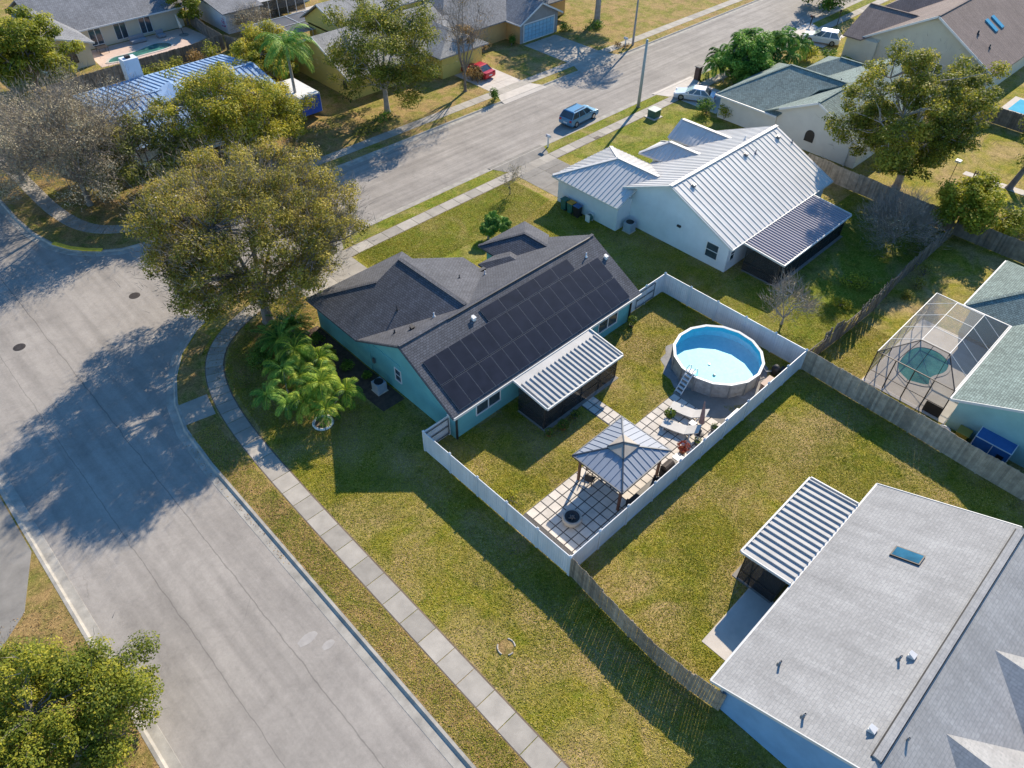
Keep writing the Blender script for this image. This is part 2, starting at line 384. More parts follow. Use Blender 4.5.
# front lawns between teal house and street: greener; side yard between teal and white house
sheet('front_lawn_grass',[(27.3,37),(45.4,41),(45.4,46.02),(27.3,46.02)],.004,G_LUSH)
sheet('front_lawn_grass',[(53.5,37),(71.5,37),(71.5,46.02),(53.5,46.02)],.004,G_LUSH)
sheet('leafy_bed',[(11.3,38.5),(18.5,33.5),(19,40.6),(20.3,41),(20.3,44.5),(16.0,43.9),(13.2,42.2)],.004,G_LEAFY)
sheet('back_yard_grass',[(41.9,12.7),(67.5,12.7),(67.5,22),(41.9,22)],.004,G_LUSH)
sheet('yard_soil',[(19.5,59.9),(43,62.5),(43,72),(12.5,78),(12.5,66)],.004,G_LEAFY)
sheet('planting_bed',[(17.5,29.7),(19.3,29.7),(19.3,40.3),(17.9,40.3),(17.2,36)],.006,MULCH)
tag(MB().prism([(7.35,37.6),(7.85,39.6),(9.75,39.3),(9.3,37.2)],-.05,.012,.4).build('kerb_ramp',CONC),kind='structure')
# driveways
def drive(x0,x1,y0,y1,m=CONC,side=1):
    d=MB(); n=max(1,int(round(abs(y1-y0)/2.6)))
    for j in range(2):
        for k in range(n):
            a=x0+(x1-x0)*j/2;b=x0+(x1-x0)*(j+1)/2; c=y0+(y1-y0)*k/n;e=y0+(y1-y0)*(k+1)/n
            g=.012; d.prism([(a+g,c+g*side),(b-g,c+g*side),(b-g,e-g*side),(a+g,e-g*side)],-.05,.012,random.random())
    y=y1
    d.mesh([(x0-.2,y,.012),(x1+.2,y,.012),(x1+.9,y+side*1.35,.026),(x0-.9,y+side*1.35,.026)],[(0,1,2,3)],.4)
    d.mesh([(x0-.9,y+side*1.35,.026),(x1+.9,y+side*1.35,.026),(x1+1.0,y+side*2.05,-.1),(x0-1.0,y+side*2.05,-.1)],[(0,1,2,3)],.4)
    return tag(d.build('driveway',m),kind='structure')
drive(20.6,26.4,40.0,47.4); drive(46.2,51.7,40.5,47.4,CONC_D); drive(72.5,78.2,40.8,47.4,CONC_L); drive(100.0,106.5,43,47.4,CONC_L)
drive(71,77,70.2,61.1,CONC,-1); drive(57.8,62.8,69.5,61.1,CONC_L,-1)
sheet('driveway',[(-3.3,39.7),(-3.3,34.6),(-4.9,31.0),(-7,29.3),(-14,29.3),(-14,39.7)],.012,CONC_D)
sheet('driveway',[(110,68),(118,68),(118,60.3),(110,60.3)],.012,CONC)
for x_,y_,a_,b_ in ((5.0,19.6,.55,.28),(5.6,18.6,.35,.22),(3.2,8.5,.3,.3),(-.6,14,.5,.3)):
    sheet('road_patch',[(x_+a_*math.cos(k*.5236)*(1+.12*math.sin(3*k)),y_+b_*math.sin(k*.5236)) for k in range(12)],-.116,M('pale_road_patch',(.365,.338,.31),.1,3,.95))
# manhole covers
for x,y in ((2.25,53.16),(10.93,53.37)):
    m=MB().lathe((x,y,-.12),[(0,.012),(.30,.012),(.33,.008),(.42,.006),(.43,-.01)],28)
    tag(m.build('manhole_cover',IRON),'round iron manhole cover in bare road west of the tree shade' if x<5 else 'round iron manhole cover in the tree shade by the corner','manhole cover','manhole covers in the junction')
# storm drain with yellow lip
t=thing('storm_drain','yellow painted lip of a kerbside storm drain at the corner','storm drain',(11.2,61.4,0))
YEL=M('yellow_paint',(.80,.52,.04),.25,3,.8)
lip=[(11.6,61.05),(10.6,62.05),(9.75,63.2),(9.0,64.85)]
m=MB()
for a,b in zip(lip,lip[1:]): m.bar((*a,.06),(*b,.06),.34,.10)
m.build('lip',YEL,t)
m=MB()
for a,b in zip(offs(lip,.2),offs(lip,.2)[1:]): m.bar((*a,-.02),(*b,-.02),.12,.12)
m.build('opening',BLACK,t)

# ================================================================== HOUSES
def window(parent,face,c,w_,h_,div=1,rail=True,frame=WHITEP,name='window'):
    """face '-x','+x','-y','+y': direction the wall looks; c=(x,y,z) centre on wall surface"""
    f=MB();g=MB(); fr=.07; d=.05
    sgn=-1 if face[0]=='-' else 1; ax=face[1]
    def bx(mb,u0,u1,z0,z1,d0,d1):
        if ax=='x': mb.box(*sorted((c[0]+sgn*d0,c[0]+sgn*d1)),c[1]+u0,c[1]+u1,c[2]+z0,c[2]+z1)
        else: mb.box(c[0]+u0,c[0]+u1,*sorted((c[1]+sgn*d0,c[1]+sgn*d1)),c[2]+z0,c[2]+z1)
    W=w_/2;H=h_/2
    bx(f,-W,W,H-fr,H,-.02,d); bx(f,-W,W,-H,-H+fr,-.02,d+.02); bx(f,-W,-W+fr,-H+fr,H-fr,-.02,d); bx(f,W-fr,W,-H+fr,H-fr,-.02,d)
    for k in range(1,div): u=-W+w_*k/div; bx(f,u-fr*.6,u+fr*.6,-H+fr,H-fr,-.02,d-.004)
    if rail: bx(f,-W+fr,W-fr,-.025,.025,-.02,d-.01)
    o=f.build(name,frame,parent)
    bx(g,-W+fr*.5,W-fr*.5,-H+fr*.5,H-fr*.5,-.03,.012); g.build('pane',GLASS,o); return o
def gablewall(m,x0,x1,y0,y1,yr,ze,zr,axis='x',drop=.16):
    """solid under a gable roof; walls inset already"""
    if axis=='x': m.xsec([(y0,0),(y1,0),(y1,ze),(yr,zr-drop),(y0,ze)],x0,x1,'x')
    else: m.xsec([(y0,0),(y1,0),(y1,ze),(yr,zr-drop),(y0,ze)],x0,x1,'y')
def ribs(m,poly,dirv,pitch,w_,h_,th=0):
    """raised ribs running in horizontal direction dirv up a roof plane polygon"""
    P=[Vector(p) for p in poly]; n=Vector((0,0,0))
    for i in range(len(P)): n+=P[i].cross(P[(i+1)%len(P)])
    n.normalize(); n=n if n.z>0 else -n
    d=Vector((dirv[0],dirv[1],0)).normalized(); c=Vector((-d.y,d.x,0))
    s=[p.dot(c) for p in P]; k=min(s)+pitch*.5
    while k<max(s)-.03:
        X=[]
        for i in range(len(P)):
            a,b=P[i],P[(i+1)%len(P)]; sa,sb=a.dot(c)-k,b.dot(c)-k
            if sa*sb<0: X.append(a.lerp(b,sa/(sa-sb)))
        if len(X)==2 and (X[0]-X[1]).length>.15: m.bar(X[0]+n*h_*.45,X[1]+n*h_*.45,w_,h_,up=n)
        k+=pitch
def vent(parent,x,y,z,r=.045,h=.35,mat=None,name='vent_pipe'):
    return MB().lathe((x,y,z),[(r*2.4,-.08),(r*2.2,.03),(r,.06),(r,h),(r*.7,h),(r*.7,h-.05)],10).build(name,mat or WHITEV,parent,True)
def ventbox(parent,x,y,z,s=.22,mat=None):
    m=MB().prism([(x-s,y-s),(x+s,y-s),(x+s,y+s),(x-s,y+s)],z-.1,z+.16); m.slab([[(x-s*1.3,y-s*1.3,z+.2),(x+s*1.3,y-s*1.3,z+.2),(x+s*.9,y+s,z+.3),(x-s*.9,y+s,z+.3)]],.06)
    return m.build('roof_vent',mat or WHITEP,parent)
def caps(parent,segs,mat,w_=.26,name='ridge_cap',h=.035):
    m=MB()
    for a,b in segs: 
        m.bar(a,b,w_,h)
    return m.build(name,mat,parent)

# ---------- teal house
H=thing('solar_panel_house','teal stucco house with charcoal shingle roof covered in solar panels','house',(28,31,0))
sp=.5294; RY=29.2; RZ=5.3
def zs(y): return 2.6+sp*(y-24.1)
def zn(y): return 2.6+sp*(34.3-y)
wm=MB(); gablewall(wm,19.45,36.95,24.55,33.85,RY,2.72,RZ-.05)
wm.prism([(19.4,33.5),(30.3,33.5),(30.3,36.45),(27.3,36.45),(27.3,40.05),(19.4,40.05)],0,2.66)
wm.xsec([(19.4,2.5),(30.3,2.5),(30.3,2.72),(24.8,5.1),(19.4,2.72)],30,36.35,'y')
wm.prism([(33.2,33.5),(37.5,33.5),(37.5,36.5),(33.2,36.5)],0,2.6)
wm.build('wall',TEAL,H)
z1=4.34
top=[ [(19,24.1,2.6),(37.4,24.1,2.6),(37.4,RY,RZ),(19,RY,RZ)], [(19,RY,RZ),(37.4,RY,RZ),(37.4,34.3,2.6),(19,34.3,2.6)] ]
roof=MB().slab(top)
roof.slab([ [(18.9,34.25,2.62),(24.8,29.15,5.32),(24.8,36.6,5.32),(22.7,36.6,z1+.02),(18.9,40.5,2.62)],
 [(24.8,29.15,5.32),(30.8,34.25,2.62),(30.8,36.6,2.62),(24.8,36.6,5.32)] ])
roof.slab([ [(18.9,40.5,2.62),(22.7,36.6,z1+.02),(24.0,36.6,z1+.02),(27.8,40.5,2.62)], [(27.8,40.5,2.62),(24.0,36.6,z1+.02),(27.8,36.6,2.62)]])
roof.slab([ [(32.7,37,2.63),(35.35,34.35,3.88),(38,37,2.63)], [(32.7,37,2.63),(35.35,34.35,3.88),(35.35,31.6,3.88),(32.7,34.2,2.63)], [(38,37,2.63),(35.35,34.35,3.88),(35.35,31.6,3.88),(38,34.2,2.63)]])
roof.slab([ [(31.0,35.1,2.64),(32.75,33.35,3.45),(34.5,35.1,2.64)], [(31.0,35.1,2.64),(32.75,33.35,3.45),(32.75,32.5,3.45),(31.0,34.2,2.64)], [(34.5,35.1,2.64),(32.75,33.35,3.45),(32.75,32.5,3.45),(34.5,34.2,2.64)]])
ro=roof.build('roof',SH_DARK,H)
caps(ro,[((19,RY,RZ+.02),(37.4,RY,RZ+.02)),((24.8,29.4,5.34),(24.8,36.6,5.34)),((18.95,40.45,2.64),(22.7,36.6,z1+.03)),((35.35,34.35,3.9),(35.35,31.8,3.9)),((32.75,37-.03,2.66),(35.35,34.35,3.9))],SH_DARK)
caps(ro,[((24.93,29.6,5.3),(24.93,36.4,5.3))],BLACK,.12,'ridge_vent',.10)
caps(ro,[((23.0,RY-.12,RZ+.0),(36.9,RY-.12,RZ+.0))],BLACK,.10,'ridge_vent',.08)
# fascia and gutter
m=MB(); m.box(19.0,37.4,24.03,24.09,2.42,2.62); m.box(18.98,19.02,24.1,24.2,2.42,2.6)
m.build('fascia',TRIM,H); m=MB(); m.bar((18.97,24.1,2.5),(18.97,RY,5.2),.05,.14); m.bar((18.97,RY,5.2),(18.97,34.3,2.5),.05,.14); m.build('rake_board',SH_DARK,H)
m=MB(); m.box(19.45,19.56,24.42,24.53,0,2.55); m.build('downspout',BTRIM,H); m=MB(); m.box(36.8,36.9,24.42,24.53,0,2.55); m.build('downspout',BTRIM,H)
for s_ in ((24.52,28.33,.12),(36.89,27.37,.12)): ventbox(ro,s_[0],s_[1],zs(s_[1])+.0,s_[2])
vent(ro,35.5,28.14,zs(28.14)); vent(ro,30.0,33.2,zn(33.2)-.0); vent(ro,23.0,30.6,4.6); vent(ro,20.4,31.6,zn(31.6),.05,.3,BLACK); vent(ro,22.0,33.4,4.05,.04,.35,BLACK)
vent(ro,27.5,33.2,4.1,.04,.3,BLACK); ventbox(ro,21.2,30.7,zn(30.7),.12,BLACK)
m=MB(); m.box(30.0,30.9,34.05,34.35,2.62,2.86); m.build('roof_vent',BLACK,ro)
# solar panels: each its own child of the roof
nS=Vector((0,-sp,1)).normalized()
def panel(x0,x1,ya,yb,lift=.09):
    pf=MB();pg=MB()
    def q(x,y,o): 
        v=Vector((x,y,zs(y)))+nS*o; return tuple(v)
    a=[q(x0,ya,lift),q(x1,ya,lift),q(x1,yb,lift),q(x0,yb,lift)]; b=[q(x0,ya,lift-.04),q(x1,ya,lift-.04),q(x1,yb,lift-.04),q(x0,yb,lift-.04)]
    pf.mesh(a+b,[(0,1,2,3),(7,6,5,4),(0,4,5,1),(1,5,6,2),(2,6,7,3),(3,7,4,0)])
    o=pf.build('solar_panel',SOLFR,ro)
    e=.014; pg.face([q(x0+e,ya+e,lift+.004),q(x1-e,ya+e,lift+.004),q(x1-e,yb-e,lift+.004),q(x0+e,yb-e,lift+.004)])
    g=pg.build('solar_cells',SOLAR,H); g.parent=ro
npn=16; px0,px1=19.62,36.28; pw=(px1-px0)/npn
for k in range(npn):
    panel(px0+k*pw+.012,px0+(k+1)*pw-.012,24.3,25.97); panel(px0+k*pw+.012,px0+(k+1)*pw-.012,26.03,27.70)
for k in range(5): panel(25.3+k*1.72+.01,25.3+(k+1)*1.72-.01,27.76,28.66)
# north gable face closing and garage
MB().xsec([(22.7,z1-.1),(30.6,2.6),(24.8,5.2)],36.3,36.5,'y').build('gable_siding',TEAL,H)
window(H,'-x',(19.45,30.35,1.65),.72,1.15)
window(H,'-y',(22.3,24.55,1.45),2.2,1.15,2,False); window(H,'-y',(34.3,24.55,1.3),2.2,1.1,2,False)
m=MB(); m.box(21.0,25.9,40.05,40.1,0,2.2); m.build('garage_door',WHITEP,H)
m=MB(); m.box(19.40-.14,19.40,32.9,33.1,1.1,1.5); m.build('meter_box',SOLFR,H)

# ---------- patio cover with screen room on the teal house
def patiocover(name,label,x0,x1,yw,yo,zw,zo,pitch,mat,group=None,flat=0,posts=True,screen=True,floor=True,ribw=.06,ribh=.11):
    t=thing(name,label,'patio cover',((x0+x1)/2,(yw+yo)/2,0),group)
    sg=1 if yo>yw else -1
    base=[(x0,yw,zw),(x1,yw,zw),(x1,yo,zo),(x0,yo,zo)]
    MB().slab([base],.03).build('roof_pan',mat,t)
    m=MB(); 
    yw2=yw+sg*flat; zf=zw+(zo-zw)*flat/abs(yo-yw)
    ribs(m,[(x0,yw2,zf),(x1,yw2,zf),(x1,yo,zo),(x0,yo,zo)],(0,1),pitch,ribw,ribh); m.build('rib',mat,t)
    m=MB(); m.bar((x0,yo+sg*.05,zo-.02),(x1,yo+sg*.05,zo-.02),.10,.16); m.bar((x0-.03,yw,zw+.02),(x0-.03,yo,zo+.02),.07,.17); m.bar((x1+.03,yw,zw+.02),(x1+.03,yo,zo+.02),.07,.17)
    m.build('gutter',TRIM,t)
    n=max(2,int(round((x1-x0)/1.9))); yf=yo-sg*.25
    for k in range(n+1):
        x=x0+.12+(x1-x0-.24)*k/n; MB().box(x-.04,x+.04,min(yf,yf-sg*.08),max(yf,yf-sg*.08),0,zo-.08).build('post',BTRIM,t)
    if screen:
        m=MB(); m.box(x0+.1,x1-.1,min(yf,yf-sg*.05),max(yf,yf-sg*.05),.75,.82); m.box(x0+.1,x1-.1,min(yf,yf-sg*.05),max(yf,yf-sg*.05),zo-.18,zo-.10)
        for xx in (x0+.12,x1-.12): m.box(xx-.03,xx+.03,min(yw+sg*.4,yf-sg*.05),max(yw+sg*.4,yf-sg*.05),.75,.82)
        m.build('screen_rail',BTRIM,t)
        m=MB(); m.box(x0+.16,x1-.16,yf-.004,yf+.004,.05,zo-.1)
        for xx in (x0+.12,x1-.12): m.box(xx-.004,xx+.004,min(yw+sg*.4,yf-sg*.1),max(yw+sg*.4,yf-sg*.1),.05,zo-.05)
        m.build('screen',SCREEN,t)
    if floor: MB().box(x0,x1,min(yw+sg*.45,yo),max(yw+sg*.45,yo),-.03,.03).build('floor_slab',CONC_D,t)
    return t
SCREEN=seethrough('insect_screen',(.03,.032,.035),.55)
patiocover('patio_cover','ribbed white metal patio cover behind the solar panel house','patio cover' and 24.05,31.5,24.02,20.95,2.56,2.2,.39,METAL_P,flat=.55,ribw=.07,ribh=.095)

# ---------- white metal-roof house
H=thing('metal_roof_house','white house with ribbed pale metal roof next to the round pool yard','house',(55,30,0))
s4=.433; r=5.5
wm=MB(); gablewall(wm,47.6,63.1,23.1,35.6,29.4,2.72,r-.04)
wm.prism([(45.75,33.3),(53.2,33.3),(53.2,40.35),(45.75,40.35)],0,2.62); wm.prism([(54.8,35.4),(57.0,35.4),(57.0,36.6),(54.8,36.6)],0,2.9); wm.prism([(58.9,35.4),(62.2,35.4),(62.2,37.0),(58.9,37.0)],0,2.9)
wm.build('wall',WHITEST,H)
zN=lambda y: r-s4*(y-29.4)
S=[(47.2,22.7,2.6),(63.5,22.7,2.6),(63.5,29.4,r),(47.2,29.4,r)]; Np=[(47.2,29.4,r),(63.5,29.4,r),(63.5,36.1,2.6),(47.2,36.1,2.6)]
W1=[(45.3,32.9,2.62),(48.5,32.9,4.0),(49.45,31.9,4.42),(49.45,36.65,4.42),(45.3,40.8,2.62)]; E1=[(53.6,40.8,2.62),(49.45,36.65,4.42),(49.45,31.9,4.42),(53.6,36.05,2.62)]; N1=[(45.3,40.8,2.62),(49.45,36.65,4.42),(53.6,40.8,2.62)]
gB=[[(53.9,37.7,3.0),(55.7,35.6,4.25),(55.7,31.9,4.25),(53.9,34.6,3.2)],[(57.5,37.7,3.0),(55.7,35.6,4.25),(55.7,31.9,4.25),(57.5,34.6,3.2)],[(53.9,37.7,3.0),(55.7,35.6,4.25),(57.5,37.7,3.0)]]
gC=[[(58.4,37.6,3.0),(60.4,37.6,4.3),(60.4,31.8,4.3),(58.4,34.6,3.2)],[(62.4,37.6,3.0),(60.4,37.6,4.3),(60.4,31.8,4.3),(62.4,34.6,3.2)]]
roof=MB(); roof.slab([S,Np]); roof.slab([W1,E1,N1]); roof.slab(gB); roof.slab(gC); ro=roof.build('roof',METAL_W,H)
m=MB(); ribs(m,S,(0,1),.61,.06,.048); ribs(m,Np,(0,1),.45,.05,.045); ribs(m,W1,(1,0),.45,.05,.05); ribs(m,E1,(1,0),.45,.05,.05); ribs(m,N1,(0,1),.45,.05,.05)
for p in (gB[0],gB[1],gC[0],gC[1]): ribs(m,p,(1,0),.42,.05,.05)
m.build('standing_seam',METAL_W,ro)
caps(ro,[((47.2,29.4,r+.04),(63.5,29.4,r+.04)),((49.45,32.1,4.46),(49.45,36.65,4.46)),((45.35,40.75,2.66),(49.45,36.65,4.46)),((53.55,40.75,2.66),(49.45,36.65,4.46)),((55.7,32.2,4.29),(55.7,35.6,4.29)),((53.95,37.65,3.03),(55.7,35.6,4.29)),((57.45,37.65,3.03),(55.7,35.6,4.29)),((60.4,32,4.34),(60.4,37.6,4.34)),((58.42,37.58,3.02),(60.4,37.58,4.34)),((60.4,37.58,4.34),(62.38,37.58,3.02))],METAL_W,.34)
m=MB(); m.bar((47.18,22.7,2.53),(47.18,29.4,r-.06),.05,.17); m.bar((47.18,29.4,r-.06),(47.18,34.1,3.42),.05,.17); m.bar((45.28,32.9,2.52),(45.28,40.8,2.52),.06,.17); m.bar((47.2,22.66,2.5),(63.5,22.66,2.5),.08,.16)
m.build('fascia',TRIM,H)
for x,y in ((62.2,28.4),(57.06,28.5),(49.2,28.47)): ventbox(ro,x,y,5.5-s4*(29.4-y),.15,SOLFR)
vent(ro,58.2,28.2,5.0,.05,.35,SOLFR); vent(ro,63.2,27.4,4.65,.05,.3,SOLFR); vent(ro,59.5,30.2,5.2,.05,.3)
window(H,'-x',(47.6,24.6,1.4),1.25,1.45); window(H,'-y',(48.3,23.1,1.5),.7,1.2)
m=MB(); m.box(47.44,47.6,27.9,28.25,2.1,2.25); m.build('wall_lamp',BLACK,H)
m=MB(); m.box(46.6,52.3,40.35,40.4,0,2.2); m.build('garage_door',WHITEP,H)
patiocover('patio_cover','mauve ribbed patio roof over the screened porch of the metal roof house',48.9,59.9,22.72,18.9,2.5,2.2,.34,METAL_M,ribw=.06,ribh=.085)

# ---------- pale grey shingle house, lower right
H=thing('grey_roof_house','blue house with large pale grey shingle roof and skylight','house',(26,-3,0))
s5=.41; yr=-3.05
wm=MB(); gablewall(wm,17.35,32.9,-9.3,3.05,yr,2.74,5.28); wm.build('wall',BLUEST,H)
S=[(16.9,yr,5.3),(33.3,yr,5.3),(33.3,3.55,2.6),(16.9,3.55,2.6)]; S2=[(16.9,yr,5.3),(33.3,yr,5.3),(33.3,-9.7,2.58),(16.9,-9.7,2.58)]
roof=MB().slab([S,S2])
for xr,w_ in ((21.0,4.4),(26.2,4.4)):
    yt=-4.65;zr=5.3-s5*(yr-yt); 
    e=w_*.47
    yv=yr-(5.3-(zr-e+.0))/s5
    roof.slab([[(xr,yt+.3,zr),(xr,-12.4,zr),(xr-w_,-12.4,zr-e),(xr-w_,yv+.2,zr-e)],[(xr,yt+.3,zr),(xr,-12.4,zr),(xr+w_,-12.4,zr-e),(xr+w_,yv+.2,zr-e)]])
ro=roof.build('roof',SH_LIGHT,H)
caps(ro,[((17.6,yr,5.33),(33.0,yr,5.33))],SH_LIGHT,.34,'ridge_vent',.10); caps(ro,[((17.6,yr-.2,5.25),(33.0,yr-.2,5.25)),((17.6,yr+.2,5.25),(33.0,yr+.2,5.25))],BLACK,.05,'ridge_vent',.09)
m=MB(); m.box(16.9,33.3,3.56,3.66,2.44,2.60); m.bar((16.87,3.6,2.52),(16.87,yr,5.22),.05,.18); m.bar((33.33,3.6,2.52),(33.33,yr,5.22),.05,.18); m.build('gutter',TRIM,H)
m=MB()
zg=lambda y:2.6+s5*(3.5-y)
m.mesh([(28.3,.92,zg(.92)+.12),(29.05,.92,zg(.92)+.12),(29.05,-.4,zg(-.4)+.12),(28.3,-.4,zg(-.4)+.12),(28.3,.92,zg(.92)-.1),(29.05,.92,zg(.92)-.1),(29.05,-.4,zg(-.4)-.1),(28.3,-.4,zg(-.4)-.1)],[(0,1,2,3),(0,4,5,1),(1,5,6,2),(2,6,7,3),(3,7,4,0)])
sk=m.build('skylight',BTRIM,ro); MB().face([(28.36,.86,zg(.86)+.128),(28.99,.86,zg(.86)+.128),(28.99,-.34,zg(-.34)+.128),(28.36,-.34,zg(-.34)+.128)]).build('pane',SKYGL,sk)
for x,y in ((19.37,1.77),(17.6,-.2),(22.5,-1.85),(19.3,-3.6)): vent(ro,x,y,zg(y) if y>yr else 4.95,.05,.4,SOLFR)
for x,y in ((22.95,-2.15),(18.65,-2.4)): ventbox(ro,x,y,zg(y),.13)
m=MB(); m.box(17.25,17.36,3.0,3.12,0,2.6); m.build('corner_board',TRIM,H)
window(H,'-x',(17.35,-6.5,1.5),1.4,1.2)
patiocover('patio_cover','white corrugated patio roof on the grey roof house','p' and 23.95,31.1,3.66,6.5,2.62,2.36,.43,METAL_P,ribw=.075,ribh=.105)
tag(MB().box(19.55,24.2,3.2,5.4,-.04,.02).build('patio_slab',CONC_L),kind='structure')

# ---------- seafoam house right edge
H=thing('seafoam_house','seafoam green stucco house with green grey shingles beside the screened pool','house',(54,0,0))
wm=MB(); gablewall(wm,43.9,66,-6.5,3.05,-1.75,2.74,4.95); wm.prism([(54.3,2.8),(61.6,2.8),(61.6,6.4),(54.3,6.4)],0,2.6); wm.build('wall',SEAFOAM,H)
roof=MB().slab([[(43.35,3.5,2.6),(67,3.5,2.6),(67,-1.75,5.0),(43.35,-1.75,5.0)],[(43.35,-7,2.6),(67,-7,2.6),(67,-1.75,5.0),(43.35,-1.75,5.0)]])
roof.slab([[(53.85,6.85,2.62),(57.95,2.8,4.5),(57.95,-.7,4.5),(53.85,3.45,2.62)],[(62.05,6.85,2.62),(57.95,2.8,4.5),(57.95,-.7,4.5),(62.05,3.45,2.62)],[(53.85,6.85,2.62),(57.95,2.8,4.5),(62.05,6.85,2.62)]])
ro=roof.build('roof',SH_GREEN,H); caps(ro,[((43.4,-1.75,5.03),(67,-1.75,5.03)),((57.95,2.8,4.53),(57.95,-.7,4.53)),((53.9,6.8,2.65),(57.95,2.8,4.53))],SH_GREEN)
m=MB(); m.box(43.35,53.85,3.5,3.6,2.42,2.6); m.box(53.8,62,6.86,6.96,2.42,2.6); m.box(53.74,53.84,3.6,6.9,2.42,2.6); m.bar((43.32,3.5,2.5),(43.32,-1.75,4.9),.05,.18); m.build('gutter',TRIM,H)
# screened pool enclosure
t=thing('pool_enclosure','bronze framed screen cage over the kidney pool of the seafoam house','screen enclosure',(49,6.2,0))
x0,x1,y0,y1=44.2,53.7,3.65,8.9; zr,zt=2.6,3.7; xi0,xi1,yi0,yi1=46.0,51.9,5.2,7.1
fr=MB();wf=MB();scn=MB()
for a,b in (((x0,y1,zr),(x1,y1,zr)),((x1,y1,zr),(x1,y0,zr)),((x0,y0,zr),(x1,y0,zr))): wf.bar(a,b,.055,.055)
for a,b in (((xi0,yi1,zt),(xi1,yi1,zt)),((xi1,yi0,zt),(xi1,yi1,zt)),((xi0,yi0,zt),(xi1,yi0,zt)),((x1,y1,zr),(xi1,yi1,zt)),((x1,y0,zr),(xi1,yi0,zt))): wf.bar(a,b,.04,.04)
for a,b in (((x0,y1,zr),(x0,y0,zr)),((xi0,yi0,zt),(xi0,yi1,zt)),((x0,y1,zr),(xi0,yi1,zt)),((x0,y0,zr),(xi0,yi0,zt))): fr.bar(a,b,.055,.055)
for k in range(1,5):
    x=x0+(x1-x0)*k/5; xi=xi0+(xi1-xi0)*(k-.5)/4 if 0 else x0+(x1-x0)*k/5
    xi=min(max(xi,xi0),xi1); wf.bar((x,y1,zr),(xi,yi1,zt),.035,.035); wf.bar((xi,yi1,zt),(xi,yi0,zt),.035,.035); wf.bar((xi,yi0,zt),(x,y0,zr),.035,.035)
for k in range(0,6):
    x=x0+(x1-x0)*k/5; fr.box(x-.025,x+.025,y1-.035,y1+.035,0,zr)
for k in range(0,5):
    y=y0+(y1-y0)*k/4; fr.box(x0-.035,x0+.035,y-.035,y+.035,0,zr-.05)
    if k in (1,2,3): yi=min(max(y,yi0),yi1); fr.bar((x0,y,zr),(xi0,yi,zt),.035,.035)
fr.bar((x0,y0,.95),(x0,y1,.95),.035,.035); fr.bar((x0,y1,.95),(x1,y1,.95),.035,.035); fr.box(x0-.05,x0+.05,y0,y0+1.1,0,.9)
fr.build('dark_frame',BTRIM,t); wf.build('pale_frame',TRIM,t)
s_=MB(); q=lambda *p:s_.face(p)
q((x0,y0,.05),(x0,y1,.05),(x0,y1,zr),(x0,y0,zr)); q((x0,y1,.05),(x1,y1,.05),(x1,y1,zr),(x0,y1,zr))
q((x0,y1,zr),(x1,y1,zr),(xi1,yi1,zt),(xi0,yi1,zt)); q((xi0,yi0,zt),(xi1,yi0,zt),(xi1,yi1,zt),(xi0,yi1,zt)); q((x0,y0,zr),(x1,y0,zr),(xi1,yi0,zt),(xi0,yi0,zt)); q((x1,y0,zr),(x1,y1,zr),(xi1,yi1,zt),(xi1,yi0,zt)); q((x0,y0,zr),(x0,y1,zr),(xi0,yi1,zt),(xi0,yi0,zt)); q((x1,y0,.05),(x1,y1,.05),(x1,y1,zr),(x1,y0,zr))
s_.build('screen',seethrough('cage_screen',(.20,.20,.205),.33),t)
tag(MB().box(43.9,53.8,3.1,9.0,-.05,.03).build('pool_deck',CONC_L),kind='structure')
def watermat(name,c,deep):
    m,t_,b=newmat(name); co=coords(t_); f=noise(t_,co,.6,5); g=noise(t_,co,5,3)
    t_.links.new(ramp(t_,f,[(.35,deep),(.65,c)]),b.inputs['Base Color']); b.inputs['Roughness'].default_value=.05; bumpn(t_,b,g,.15,.03); return m
GREENW=watermat('green_pool_water',(.08,.25,.20),(.02,.09,.085))
def blob(cx,cy,pts,n=48):
    pts=[(cx+a,cy+b) for a,b in pts]; 
    p=pts+[pts[0]]; p=smooth(p,3); return p[:-1]
kp=blob(48.3,6.5,[(-2.2,.2),(-1.6,1.4),(0.2,1.7),(2.0,1.5),(2.7,.2),(2.1,-1.2),(.6,-1.5),(-.6,-.8),(-1.6,-1.3)])
t=thing('swimming_pool','kidney shaped green swimming pool inside the screen cage','swimming pool',(48.3,6.5,0))
MB().prism(kp,.0,.045).build('water',GREENW,t)
m=MB()
for a,b in zip(kp,kp[1:]+kp[:1]): m.bar((*a,.05),(*b,.05),.22,.05)
m.build('coping',CONC_L,t)
# playhouse / blue garden bin beside seafoam wall
BLUEP=M('blue_tarp',(.03,.13,.36),.12,2,.5)
t=thing('garden_shelter','small blue tarp shelter with white pipe frame against the seafoam wall','shelter',(43.75,.1,0))
m=MB().mesh([(42.95,-.98,0),(44.4,-.98,0),(44.4,1.15,0),(42.95,1.15,0),(42.95,-.98,1.2),(44.4,-.98,1.42),(44.4,1.15,1.42),(42.95,1.15,1.2)],[(0,3,2,1),(4,5,6,7),(0,1,5,4),(1,2,6,5),(2,3,7,6),(3,0,4,7)]); m.build('cover',BLUEP,t)
m=MB()
for a,b in (((42.93,-1,1.22),(42.93,1.17,1.22)),((42.93,-1,0),(42.93,-1,1.22)),((42.93,1.17,0),(42.93,1.17,1.22)),((42.93,-1,1.22),(44.4,-1,1.44)),((42.93,1.17,1.22),(44.4,1.17,1.44)),((42.93,.1,0),(42.93,.1,1.22))): m.bar(a,b,.05,.05)
m.build('pipe_frame',WHITEP,t); MB().box(42.9,42.94,-.75,-.35,.35,.75).build('opening',BLACK,t)
t=thing('storage_bin','yellow lidded storage bin beside the blue shelter','storage bin',(43.3,1.9,0))
